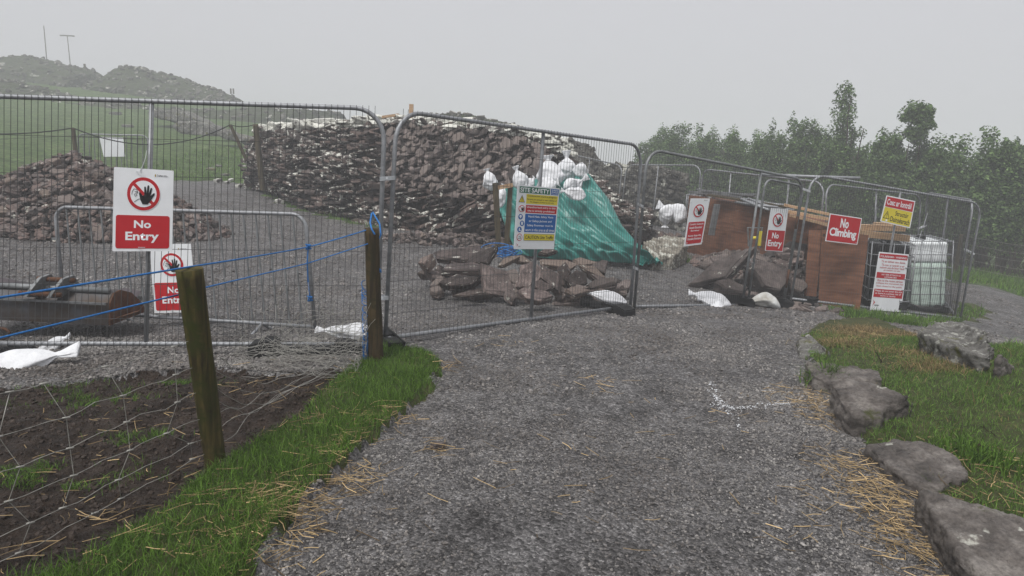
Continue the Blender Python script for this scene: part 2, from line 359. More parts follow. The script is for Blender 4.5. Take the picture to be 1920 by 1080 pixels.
reg = np.zeros(len(F), int)
reg[inpoly(jx, jy, FIELD)] = 3; reg[inpoly(jx, jy, MUD)] = 1; reg[inpoly(jx, jy, BANK)] = 4; reg[inpoly(jx, jy, VERGE)] = 2; reg[inpoly(jx, jy, TUFT)] = 4
def sub(name, sel, mat, label=None):
    f = F[sel]; u, inv = np.unique(f.ravel(), return_inverse=True)
    o = link(name, npmesh(name, V[u], inv.reshape(f.shape)), mat, None, (0,0,0), True); tag(o, kind='structure'); return o
sub('gravel_path', reg == 0, M['gravel']); sub('muddy_ground', reg == 1, M['mud']); sub('verge_soil', reg == 2, M['bank'])
sub('grass_field', reg == 3, M['field']); sub('bank_soil', reg == 4, M['bank'])
def region(x, y):
    r = np.zeros(x.shape, int); jx = x+fbm(x*5, y*5, 31)*.16; jy = y+fbm(x*5, y*5, 57)*.16
    r[inpoly(jx, jy, FIELD)] = 3; r[inpoly(jx, jy, MUD)] = 1; r[inpoly(jx, jy, BANK)] = 4; r[inpoly(jx, jy, VERGE)] = 2; r[inpoly(jx, jy, TUFT)] = 4
    return r
# ================================================================ loose stones: template shapes
def tmpl(seed, thin=.35, n=8, layers=((-1, .82), (0, 1.0), (1, .80))):
    r = random.Random(seed); bm = bmesh.new()
    for lay, sc in layers:
        for i in range(n):
            a = 2*math.pi*(i+r.uniform(-.32,.32))/n; q = sc*r.uniform(.66, 1.0)
            bm.verts.new((math.cos(a)*q*.5, math.sin(a)*q*.5, lay*thin*.5*r.uniform(.75,1.05)))
    bmesh.ops.convex_hull(bm, input=bm.verts)
    for v in [v for v in bm.verts if not v.link_faces]: bm.verts.remove(v)
    bmesh.ops.triangulate(bm, faces=bm.faces); bm.verts.ensure_lookup_table()
    bm.verts.index_update(); V = np.array([v.co[:] for v in bm.verts]); F = np.array([[v.index for v in f.verts] for f in bm.faces]); bm.free(); return V, F
SL = [tmpl(i, 1.0, 5+(i%2), ((-1, .97), (.2, 1.0), (1, .92))) for i in range(18)]          # unit: 1 x 1 x 1 before scaling
PEB = [tmpl(50+i, .9, 5) for i in range(10)]
def rotm(ax):                                     # columns: long axis, side, normal
    return np.array(ax, float).T
def frames(nrm, ang):
    """N normals + in-plane angle -> N x 3 x 3 (columns x,y,z)"""
    nrm = nrm/np.linalg.norm(nrm, axis=1, keepdims=True)
    ref = np.tile([1.,0,0], (len(nrm),1)); ref[np.abs(nrm[:,0]) > .9] = [0,1,0]
    y = np.cross(nrm, ref); y /= np.linalg.norm(y, axis=1, keepdims=True); x = np.cross(y, nrm)
    c, s = np.cos(ang)[:,None], np.sin(ang)[:,None]
    return np.stack([x*c+y*s, -x*s+y*c, nrm], 2)
def scatter(T, loc, R, sc, rng=RNG):
    loc = np.asarray(loc); n = len(loc); idx = rng.integers(0, len(T), n); Vs, Fs, off = [], [], 0
    for k, (tv, tf) in enumerate(T):
        m = np.nonzero(idx == k)[0]
        if not len(m): continue
        v = tv[None]*sc[m][:,None,:]; v = np.einsum('nij,nkj->nki', R[m], v)+loc[m][:,None,:]
        Vs.append(v.reshape(-1,3)); f = (tf[None]+(np.arange(len(m))*len(tv))[:,None,None]+off).reshape(-1,3); Fs.append(f); off += len(m)*len(tv)
    return np.concatenate(Vs), np.concatenate(Fs)
# ---- gravel chips lying on the path and yard: nobody could count them
def chips(n, x0, x1, y0, y1, s0, s1, keep, seed, ypow=1.0):
    r = np.random.default_rng(seed); y = y0+(y1-y0)*r.random(n)**ypow; x = x0+(x1-x0)*r.random(n)
    ok = (region(x, y) == keep) & (np.abs(x) < y*.85+.6); x, y = x[ok], y[ok]
    k = .15+1.9*vn(x*1.1, y*1.1, 3)+.5*vn(x*5,y*5,8)-.55; k2 = r.random(len(x)) < k; x, y = x[k2], y[k2]; n = len(x)
    s = s0+(s1-s0)*r.random(n)**4; z = H(x, y)+s*.08
    nr = np.stack([r.normal(0,.35,n), r.normal(0,.35,n), np.ones(n)], 1)
    return scatter(PEB, np.stack([x,y,z],1), frames(nr, r.random(n)*6.28), np.stack([s, s*r.uniform(.6,1,n), s*r.uniform(.3,.65,n)],1), r)
M['chip'] = rock('gravel_chip', [(.066,.061,.058),(.172,.162,.155),(.32,.306,.293)], 40, .5, 0, 14, .02, .65, island_hue=(.185,.178,.170), big=1.1)
Vc, Fc = [], []; off = 0
for args in ((150000,-2.2,3.6,1.9,5.2,.004,.021,0,1,1.5),(70000,-5,6,4.6,9,.010,.042,0,2,1.2),(50000,-9,11,8.5,20,.02,.07,0,3,1.1),(14000,-4.5,-.8,4.9,6.3,.015,.055,0,4,1),(1500,-2.2,3.6,1.9,6.5,.02,.045,0,6,1.3),(12000,1.5,3.4,2.6,7.0,.010,.032,0,7,1)):
    v, f = chips(*args); Vc.append(v); Fc.append(f+off); off += len(v)
tag(link('gravel_chips', npmesh('gravel_chips', np.concatenate(Vc), np.concatenate(Fc)), M['chip'], None, (0,0,0)), 'loose grey crushed stone chips covering the path and yard', 'gravel', kind='stuff')
r = np.random.default_rng(77); n = 42000; x = -6+5.2*r.random(n); y = 1.6+4.2*r.random(n); ok = region(x, y) == 1; x, y = x[ok], y[ok]; n = len(x)
s = .006+.045*r.random(n)**4; v, f = scatter(PEB, np.stack([x,y,H(x,y)],1), frames(r.normal(0,1,(n,3))+[0,0,1], r.random(n)*6), np.stack([s,s*.8,s*.6],1), r)
tag(link('mud_clods', npmesh('mud_clods', v, f), gmat('mud_clod', [(.3,(.016,.011,.008)),(.5,(.036,.025,.019)),(.7,(.06,.044,.035))], 9, None, .5, .5, .01, 60), None, (0,0,0)), 'crumbly dark mud clods on the poached ground left of the verge', 'mud', kind='stuff')
# ---- white dust mark on the path
pts = [Gp(*p) for p in ((1333,718),(1340,742),(1352,762),(1375,768),(1400,768),(1440,764),(1485,760))]; pts2 = [Gp(*p) for p in ((1335,766),(1360,768),(1376,790),(1388,812))]
r = np.random.default_rng(5); L = []
for pl, n in ((pts, 520), (pts2, 110)):
    for i in range(n):
        t = r.random()*(len(pl)-1); k = int(t); p = pl[k].lerp(pl[k+1], t-k); w_ = .012+.020*abs(math.sin(t*2.3))**2; L.append((p.x+r.normal(0,w_), p.y+r.normal(0,w_*1.1)))
L = np.array(L); n = len(L); s = .003+.017*r.random(n)**3
v, f = scatter(PEB, np.stack([L[:,0],L[:,1],H(L[:,0],L[:,1])+.008],1), frames(r.normal(0,.25,(n,3))+[0,0,1], r.random(n)*6), np.stack([s,s*.8,s*.35],1), r)
M['chalk'] = simple('white_marking_dust', (.62,.63,.65), .9)
tag(link('white_marking', npmesh('white_marking', v, f), M['chalk'], None), 'scattered white marking dust in a rough T shape on the gravel', 'marking', kind='stuff')
# ================================================================ grass and straw
def blades(n, pick, h0, h1, wd, seed, lean=.45, seg=3, yb=None):
    r = np.random.default_rng(seed); x, y = pick(r, n); n = len(x)
    h = (h0+(h1-h0)*r.random(n))*(.55+.9*vn(x*4, y*4, 6)); a = r.random(n)*2*math.pi; dx, dy = np.cos(a), np.sin(a)
    ln = np.abs(r.normal(0, lean, n))+.1; b = r.random(n)*6.28; wx, wy = np.cos(b)*wd, np.sin(b)*wd; z = H(x, y)-.006
    Vs = []
    for k in range(seg):
        t = k/seg; c = (1-t*.75)
        px = x+dx*ln*h*t*t; py = y+dy*ln*h*t*t; pz = z+h*t*(1-.25*ln*t)
        Vs += [np.stack([px-wx*c, py-wy*c, pz],1), np.stack([px+wx*c, py+wy*c, pz],1)]
    Vs.append(np.stack([x+dx*ln*h, y+dy*ln*h, z+h*np.maximum(.15, 1-.3*ln)],1))
    V = np.stack(Vs, 1).reshape(-1,3); k = 2*seg+1; F = []
    for q in range(seg-1): F += [(2*q,2*q+1,2*q+3),(2*q,2*q+3,2*q+2)]
    F += [(2*seg-2,2*seg-1,2*seg)]
    F = (np.array(F)[None]+(np.arange(n)*k)[:,None,None]).reshape(-1,3); return V, F
def pk(reg_, x0, x1, y0, y1, yp=1.0, thr=-.1):
    def f(r, n):
        x = x0+(x1-x0)*r.random(n); y = y0+(y1-y0)*r.random(n)**yp
        ok = (region(x, y) == reg_) & (fbm(x*2.5, y*2.5, 40)+.0 > thr-r.random(n)*.25); return x[ok], y[ok]
    return f
def join(L):
    Vs, Fs, o = [], [], 0
    for v, f in L: Vs.append(v); Fs.append(f+o); o += len(v)
    return np.concatenate(Vs), np.concatenate(Fs)
def mp(r, n):
    X, Y = [], []
    for px, py, rx, ry, fr in ((60,735,.55,.12,.3),(215,752,.35,.10,.25),(100,880,.5,.05,.15),(60,900,.35,.06,.15),(250,820,.2,.05,.1),(350,715,.3,.06,.1)):
        p = Gp(px, py); k = int(n*fr); X.append(p.x+r.normal(0,rx*.5,k)); Y.append(p.y+r.normal(0,ry,k))
    X, Y = np.concatenate(X), np.concatenate(Y); ok = (fbm(X*7, Y*7, 3) > -.02) & (region(X, Y) == 1); return X[ok], Y[ok]
v, f = blades(9000, mp, .02, .06, .0022, 18, .7)
tag(link('mud_grass', npmesh('mud_grass', v, f), M['grass'], None, (0,0,0)), 'thin tufts of green grass left on the muddy ground', 'grass', kind='stuff')
v, f = join([blades(95000, pk(2,-2.6,-.2,1.2,5.6), .035, .095, .0020, 11, .6)])
tag(link('verge_grass', npmesh('verge_grass', v, f), M['grass'], None, (0,0,0), True), 'short bright green grass growing on the verge by the posts', 'grass', kind='stuff')
v, f = join([blades(105000, pk(4,1.5,6,1.8,7.4,1,-.16), .02, .058, .0023, 12, .8), blades(26000, pk(4,5.5,13,3,11.9), .04, .12, .005, 13, .6), blades(9000, pk(4,5,9.5,10,13.5), .05, .16, .008, 14)])
v2_, f2_ = blades(3500, pk(4,1.5,7,1.8,7.4,1,-.1), .03, .09, .0022, 22, .9); tag(link('bank_dry_grass', npmesh('bank_dry_grass', v2_, f2_), M['drygrass'], None, (0,0,0)), 'yellowed blades scattered through the grass of the bank', 'dead grass', kind='stuff')
tag(link('bank_grass', npmesh('bank_grass', v, f), M['bankgrass'], None, (0,0,0)), 'green grass covering the bank behind the kerb boulders', 'grass', kind='stuff')
v, f = join([blades(40000, pk(3,9,30,12,24), .06, .22, .011, 15), blades(34000, pk(3,-14,3,15,32), .05, .14, .010, 16)])
tag(link('field_grass', npmesh('field_grass', v, f), M['grass'], None, (0,0,0)), 'green grass along the field edge and under the hedge', 'grass', kind='stuff')
def fp(r, n):                                   # tussocks of dead grass on the bank
    cs = [(1630,628,.17),(1600,640,.10),(1700,672,.14),(1575,655,.10),(1745,700,.12),(1660,636,.13)]; X, Y = [], []
    for px, py, rad in cs:
        p = Gp(px, py); X.append(p.x+r.normal(0, rad*1.6, n//6)); Y.append(p.y+r.normal(0, rad, n//6))
    X += [r.uniform(10,19,n//2)]; Y += [r.uniform(17.2,19.6,n//2)]
    return np.concatenate(X), np.concatenate(Y)
def fw(r, n):
    X, Y = [], []
    for px, py, rx, ry, fr in ((1275,488,.22,.12,.35),(1262,478,.2,.1,.15),(1600,588,.3,.1,.15),(1690,606,.4,.1,.15),(1545,722,.10,.08,.1),(1830,880,.12,.1,.1)):
        p = Gp(px, py); k = int(n*fr); X.append(p.x+r.normal(0,rx*.6,k)); Y.append(p.y+r.normal(0,ry,k))
    return np.concatenate(X), np.concatenate(Y)
v, f = blades(6000, fw, .06, .17, .0045, 29, .6)
tag(link('weeds', npmesh('weeds', v, f), M['grass'], None, (0,0,0)), 'taller green weeds by the pale boulder, the tanks and the kerb stones', 'weeds', kind='stuff')
v, f = blades(5500, fp, .02, .10, .0028, 19, 1.5)
tag(link('dead_grass', npmesh('dead_grass', v, f), M['drygrass'], None, (0,0,0)), 'brown dead grass tussocks on the bank and below the hedge', 'dead grass', kind='stuff')
# far field is sparse enough that its turf reads from the ground sheet
def straw(seed, spots):
    r = np.random.default_rng(seed); Vs, Fs, o = [], [], 0
    for (px, py, rad, n, ang) in spots:
        c = Gp(px, py); x = c.x+r.normal(0, rad*1.1, n); y = c.y+r.normal(0, rad*1.1, n); a = np.where(r.random(n) < .5, ang+r.normal(0,.8,n), r.random(n)*6.28); L = r.uniform(.03,.15,n)
        w_ = r.uniform(.0009,.0022,n); lift = r.random(n)**2*.035+.006; el_ = r.normal(0,.12,n)
        z = H(x, y)+lift; dx, dy, dz = np.cos(a), np.sin(a), el_; bend = r.normal(0,.12,n)
        P_ = []
        for t in (-.5, 0, .5):
            qx = x+dx*L*t-dy*bend*L*(1-4*t*t)*.5; qy = y+dy*L*t+dx*bend*L*(1-4*t*t)*.5; qz = z+dz*L*t
            P_ += [np.stack([qx-dy*w_, qy+dx*w_, qz],1), np.stack([qx+dy*w_, qy-dx*w_, qz+w_*.5],1), np.stack([qx, qy, qz+w_*1.6],1)]
        V = np.stack(P_,1).reshape(-1,3); tf = []
        for q in (0,3):
            for i in range(3):
                j = (i+1)%3; tf += [(q+i,q+j,q+3+j),(q+i,q+3+j,q+3+i)]
        Fs.append((np.array(tf)[None]+(np.arange(n)*9)[:,None,None]).reshape(-1,3)+o); Vs.append(V); o += len(V)
    return np.concatenate(Vs), np.concatenate(Fs)
sp = [(650,915,.09,88,.3),(520,970,.10,81,.9),(470,985,.12,74,1),(560,960,.12,81,.6),(630,860,.10,61,1.1),(655,840,.07,34,1),(740,790,.08,34,.6),(700,800,.10,40,.8),(480,1050,.12,81,1),(600,800,.12,40,1),(620,735,.12,34,1.2),(330,1010,.2,40,.8),
 (350,950,.15,20,.5),(270,800,.4,40,.4),(200,900,.4,47,.4),(120,980,.4,50,.4),(500,720,.4,40,.4),(830,845,.06,14,.2),(840,690,.08,26,0),(1100,720,.15,22,.2),(950,650,.2,16,.3),
 (1510,740,.12,66,-.8),(1540,760,.10,44,-.8),(1560,790,.12,79,-.7),(1500,760,.15,30,-.3),(1580,870,.10,53,-.8),(1620,900,.11,89,-.8),(1660,930,.12,115,-.8),(1690,970,.10,97,-.9),(1720,1020,.11,106,-.9),(1770,1065,.11,106,-.9),(1640,960,.2,61,-.6),(1600,1000,.2,22,-.5),(1600,650,.12,26,-.5),(1640,640,.1,26,-.3),(1780,880,.12,39,-.6),(1850,900,.15,26,-.5),(1900,960,.12,35,-.5),(1560,710,.1,26,-.5),(1300,780,.3,20,.2),(1000,900,.6,30,.3),(1150,1000,.6,24,.3)]
v, f = straw(3, sp); tag(link('straw', npmesh('straw', v, f), M['straw'], None, (0,0,0)), 'dead straw stems strewn along the path edges and mud', 'straw', kind='stuff')
# ================================================================ temporary fence panels
def arcpath(w_, h_, r_, n=6, bottom=0.0):
    p = [(0, bottom)]
    for i in range(n+1):
        a = math.pi-math.pi/2*i/n; p.append((r_+r_*math.cos(a), h_-r_+r_*math.sin(a)))
    for i in range(n+1):
        a = math.pi/2-math.pi/2*i/n; p.append((w_-r_+r_*math.cos(a), h_-r_+r_*math.sin(a)))
    return p+[(w_, bottom)]
class Plane4:
    """bilinear patch between four measured corners"""
    def __init__(s, bl, br, tl, tr):
        s.bl, s.br, s.tl, s.tr = map(Vector, (bl, br, tl, tr)); s.W = (s.br-s.bl).length; s.H = ((s.tl-s.bl).length+(s.tr-s.br).length)/2
        s.n = (s.br-s.bl).cross(s.tl-s.bl).normalized()
        if s.n.dot(CAM-s.bl) < 0: s.n = -s.n
    def __call__(s, x, y, o=0.0):
        u, v = x/s.W, y/s.H; return s.bl.lerp(s.br, u).lerp(s.tl.lerp(s.tr, u), v)+s.n*o
def frange(a, b, st):
    while a < b: yield a; a += st
def meshinfill(pl, x0, x1, y0, y1, name='wire_mesh', parent=None, dx=.052, dy=.295, r=.0023, wrap=True, seed=0):
    mb = MB(); rr = random.Random(seed)
    for x in frange(x0+dx*.6, x1-.01, dx):
        yt = y1+.02 if wrap else y1; j = rr.uniform(-.004,.004)
        mb.tube([pl(x, y0-.025, .024), pl(x+j, (y0+y1)/2, .004+rr.uniform(-.004,.004)), pl(x, yt, .024)], r, 4, False)
    for y in frange(y0+dy*.75, y1-.05, dy):
        mb.tube([pl(x0, y, .008), pl((x0+x1)/2, y-.004, .008), pl(x1, y, .008)], r*1.15, 4, False)
    return mb.build(name, M['wire'], parent)
def heras(pl, label, group, mids=(.5,), r=.019, infill=True, mat='galv', rad=.26, base=.0):
    t = thing('mesh_fence', label, 'fence panel', pl.bl.lerp(pl.br, .5), group)
    MB().tube([pl(x, y) for x, y in arcpath(pl.W, pl.H, rad, 7, -.07)], r, 10).build('frame', M[mat], t, smooth=True)
    MB().tube([pl(.0, .03), pl(pl.W*.33, .03), pl(pl.W*.66, .03), pl(pl.W, .03)], r*1.02, 10).build('bottom_rail', M['galv'], t, smooth=True)
    for m in mids: MB().tube([pl(pl.W*m, .03, -.006), pl(pl.W*m, pl.H*.5, -.006), pl(pl.W*m, pl.H-.01, -.006)], r*.95, 10).build('mid_post', M[mat], t, smooth=True)
    if infill: meshinfill(pl, .02, pl.W-.02, .03, pl.H, parent=t, seed=int(pl.W*1000))
    return t
def pl4(bl, br, tl, tr, Yl, Yr, Ylt=None, Yrt=None):
    return Plane4(P(*bl, Yl), P(*br, Yr), P(*tl, Ylt or Yl), P(*tr, Yrt or Yr))
gF = 'temporary mesh fence panels round the site'; gB = 'temporary mesh fence panels at the back of the site'
p1 = pl4((-185,650), (706,652), (-182,175), (722,204), 5.35, 5.70); heras(p1, 'widest mesh fence panel on the left, hung with the large No Entry sign', gF)
p2 = pl4((722,640), (1182,578), (744,207), (1204,273), 5.78, 8.62); heras(p2, 'mesh fence panel carrying the site safety sign, second from the left', gF)
p3 = pl4((1189,580), (1469,575), (1214,279), (1508,337), 8.78, 10.9)
p4 = pl4((1483,563), (1800,600), (1522,327), (1841,382), 11.0, 12.15); heras(p4, 'mesh fence panel holding the red No Climbing sign in front of the tanks', gF)
# gate panel: outer frame without wrapped mesh, a fixed bay and a hinged leaf
t = thing('gate_panel', 'mesh fence panel with a narrow pedestrian gate in its right end', 'gate', p3.bl.lerp(p3.br,.5), gF)
MB().tube([p3(x,y) for x,y in arcpath(p3.W, p3.H, .26, 7, -.06)], .020, 10).build('frame', M['galvdull'], t, smooth=True)
gm = p3.W*.69
MB().tube([p3(0,.04), p3(gm-.05,.04)], .02, 10).build('bottom_rail', M['galv'], t, smooth=True)
MB().tube([p3(gm-.05,-.06), p3(gm-.04,p3.H-.01)], .02, 10).build('mid_post', M['galvdull'], t, smooth=True)
meshinfill(p3, .02, gm-.05, .04, p3.H-.01, parent=t, wrap=False, r=.0018)
sub_ = Plane4(p3(gm+.05,.02,.03), p3(p3.W-.07,.02,.03), p3(gm+.05,p3.H-.10,.03), p3(p3.W-.07,p3.H-.10,.03))
leaf = MB().tube([sub_(x,y) for x,y in arcpath(sub_.W, sub_.H, .15, 6, 0)], .018, 10).build('gate_leaf', M['galvdull'], t, smooth=True)
MB().tube([sub_(0,.06), sub_(sub_.W,.06)], .018, 10).build('bottom_rail', M['galv'], leaf, smooth=True)
meshinfill(sub_, .02, sub_.W-.02, .06, sub_.H, parent=leaf, wrap=False, r=.0018)
MB().tube([sub_(sub_.W,.30), sub_(sub_.W,.60)], .0195, 10).build('rust_patch', M['rusty'], leaf, smooth=True); MB().tube([sub_(sub_.W,1.25), sub_(sub_.W,1.45)], .0195, 10).build('rust_patch', M['rusty'], leaf, smooth=True)
mb = MB()
for i in range(13):
    a = i/12*6.28; c = p3(gm, .72, .03); e = p3(gm+.05,.72,.03)-p3(gm,.72,.03); e.normalize(); c2 = c+e*(math.cos(a)*.055)+Vector((0,0,1))*(math.sin(a)*.03)
    d = (e*-math.sin(a)+Vector((0,0,1))*math.cos(a)).normalized()*.012; mb.tube([c2-d, c2+d+Vector((0,.004,.004))], .006, 6)
mb.tube([p3(gm-.02,.70,.05), p3(gm-.02,.62,.06), p3(gm+.03,.60,.06), p3(gm+.04,.68,.05)], .005, 6)
mb.build('chain', M['galvdull'], t)
# the panels further back
def ht(plx): return plx
p5 = pl4((1790,592), (1728,515), (1826,376), (1739,361), 12.3, 15.5); heras(p5, 'mesh fence panel turning back from the right corner of the site', gB)
p6 = pl4((1548,528), (1717,518), (1549,345), (1727,366), 13.7, 15.6, 13.7, 15.6); heras(p6, 'back fence panel behind the black and white tanks', gB)
p8 = pl4((1306,462), (1530,526), (1318,317), (1546,342), 17.5, 14.0); heras(p8, 'long back fence panel behind the plywood hoarding', gB, mids=(.27,.52,.75))
p9 = pl4((1160,430), (1302,452), (1175,309), (1315,310), 19.5, 17.6); heras(p9, 'back fence panel in front of the distant stone wall', gB, mids=(.45,))
p10 = pl4((1040,415), (1154,430), (1052,285), (1167,311), 22.5, 19.6); heras(p10, 'back fence panel mostly hidden behind the ruin', gB)
# clamps that couple neighbouring panels
def clamp(a, b, label, tail=False):
    mb = MB(); a, b = Vector(a), Vector(b); d = (b-a).normalized(); up = Vector((0,0,1))
    mb.box((a+b)/2+Vector((0,-.024,0)), d*((b-a).length/2+.022), Vector((0,.007,0)), up*.017); mb.box((a+b)/2+Vector((0,.024,0)), d*((b-a).length/2+.022), Vector((0,.005,0)), up*.017)
    mb.tube([(a+b)/2+Vector((0,-.055,0)), (a+b)/2+Vector((0,.04,0))], .008, 6); mb.box((a+b)/2+Vector((0,-.04,0)), d*.014, Vector((0,.006,0)), up*.014)
    tag(mb.build('fence_clamp', M['tie']), label, 'clamp', 'steel clamps joining the fence panels')
clamp(p1(p1.W, p1.H*.72), p2(0, p2.H*.72), 'upper clamp joining the two left fence panels')
clamp(p1(p1.W, p1.H*.22), p2(0, p2.H*.20), 'lower clamp joining the two left fence panels')
clamp(p2(p2.W, p2.H*.65), p3(0, p3.H*.65), 'upper clamp between the site safety panel and the gate panel')
clamp(p2(p2.W, p2.H*.26), p3(0, p3.H*.26), 'lower clamp between the site safety panel and the gate panel')
clamp(p3(p3.W, p3.H*.93), p4(0, p4.H*.87), 'clamp joining the gate panel to the panel with the No Climbing sign')
clamp(p4(p4.W, p4.H*.58), p5(0, p5.H*.58), 'clamp at the right corner of the fence')
clamp(p5(p5.W, p5.H*.6), p6(p6.W, p6.H*.6), 'clamp on the back fence above the white tank')
clamp(p8(0,p8.H*.7), p9(p9.W,p9.H*.7), 'clamp on the back fence above the plywood hoarding')
# loose scaffold tube laid across the panels behind the gate
tag(MB().tube([P(1426,327,12.6), P(1520,331,12.2), P(1613,334,11.8)], .026, 10).build('scaffold_tube', M['galv'], smooth=True), 'open ended grey tube lying level across the fence tops', 'tube')
# rubber feet
def foot(c, d, L, label, wd=.11, hh=.075):
    c = Vector(c); d = Vector(d).normalized(); s_ = Vector((-d.y,d.x,0)); c.z = h1(c.x,c.y)-.01; mb = MB()
    pr = [(-L/2,0),(-L/2,hh*1.2),(-L/2+.12,hh*1.7),(-.25,hh*1.7),(-.22,hh*1.1),(.22,hh*1.1),(.25,hh*1.7),(L/2-.12,hh*1.7),(L/2,hh*1.2),(L/2,0),(L*.3,0),(L*.28,hh*.4),(-L*.28,hh*.4),(-L*.3,0)]
    mb.poly([c+d*a+Vector((0,0,b))-s_*wd for a,b in pr], s_*wd*2)
    me = mb.mesh(); bm = bmesh.new(); bm.from_mesh(me); bmesh.ops.bevel(bm, geom=bm.edges, offset=.012, segments=2, affect='EDGES'); bm.to_mesh(me); bm.free()
    tag(link('rubber_foot', me, M['rubber']), label, 'fence foot', 'black rubber feet under the fence')
foot(P(575,655,5.62), (1,.12,0), .92, 'long black rubber foot under the tangled netting')
foot(P(-40,660,5.45), (1,.1,0), .8, 'black rubber foot under the leftmost sandbag')
foot(P(1128,572,8.55), (.65,-.75,0), .95, 'black rubber foot below the joint of the two nearest panels')
foot(P(1375,578,10.2), (.95,-.3,0), .6, 'black rubber foot beside the gate hinge post')
foot(P(1440,574,10.6), (.9,-.45,0), .75, 'black rubber foot under the gate leaf')
foot(P(1735,585,12.4), (1,.1,0), .8, 'black rubber foot in front of the white tank')
foot(P(1500,572,11.2), (.9,-.2,0), .4, 'short black rubber foot at the left edge of the plywood sheet')
foot(P(728,655,5.75), (.4,-.8,0), .3, 'small black rubber foot behind the rear wooden post', .07)
# ================================================================ crowd barriers
def barrier(pl, label, nb, legs=True, sheet=None, rail2=None, rad=.14):
    t = thing('crowd_barrier', label, 'barrier', pl.bl.lerp(pl.br,.5), 'steel crowd barriers')
    MB().tube([pl(x,y) for x,y in arcpath(pl.W, pl.H, rad, 7, .1)], .019, 10).build('frame', M['galv'], t, smooth=True)
    MB().tube([pl(0,.1), pl(pl.W*.5,.1), pl(pl.W,.1)], .019, 10).build('bottom_rail', M['galv'], t, smooth=True)
    for i in range(nb):
        x = pl.W*(i+1)/(nb+1); MB().tube([pl(x,.1), pl(x,pl.H)], .0095 if legs else .013, 6).build('bar', M['galvdull'], t)
    if legs:
        for x in (pl.W*.22, pl.W*.80):
            mb = MB(); q = pl(x,.1); mb.tube([q, q+pl.n*.28+Vector((-.05,0,-.16))], .016, 8).tube([q, q-pl.n*.28+Vector((.05,0,-.16))], .016, 8).build('leg', M['galv'], t, smooth=True)
        mb = MB()
        for y in (.35,.72): mb.box(pl(-.03,pl.H*y), (pl(.03,0)-pl(0,0)), pl.n*.012, Vector((0,0,.012)))
        mb.build('hook', M['galvdull'], t)
        mb = MB()
        for y in (.22,.68):
            c = pl(pl.W, pl.H*y+.06); mb.tube([c+Vector((.0,0,.04)), c+Vector((.035,0,.06)), c+Vector((.065,0,.02)), c+Vector((.06,0,-.07))], .006, 6)
        mb.build('loop', M['galvdull'], t)
    return t
b1 = pl4((122,600), (592,632), (103,388), (572,402), 6.9, 6.55, 7.0, 6.65); barrier(b1, 'nearer grey crowd barrier standing in the yard behind the fence', 20)
b2 = pl4((150,322), (278,326), (146,251), (277,254), 19.5, 19.5); tb = barrier(b2, 'far crowd barrier with a blank white sheet behind the rubble heap', 12, False, rad=.16)
sh = Plane4(b2(.72,.44,.04), b2(1.32,.46,.04), b2(.62,.99,.04), b2(1.28,.98,.04)); MB().poly([sh(0,0),sh(sh.W,0),sh(sh.W,sh.H),sh(0,sh.H)], (0,-.008,0)).build('notice_sheet', M['white'], tb)
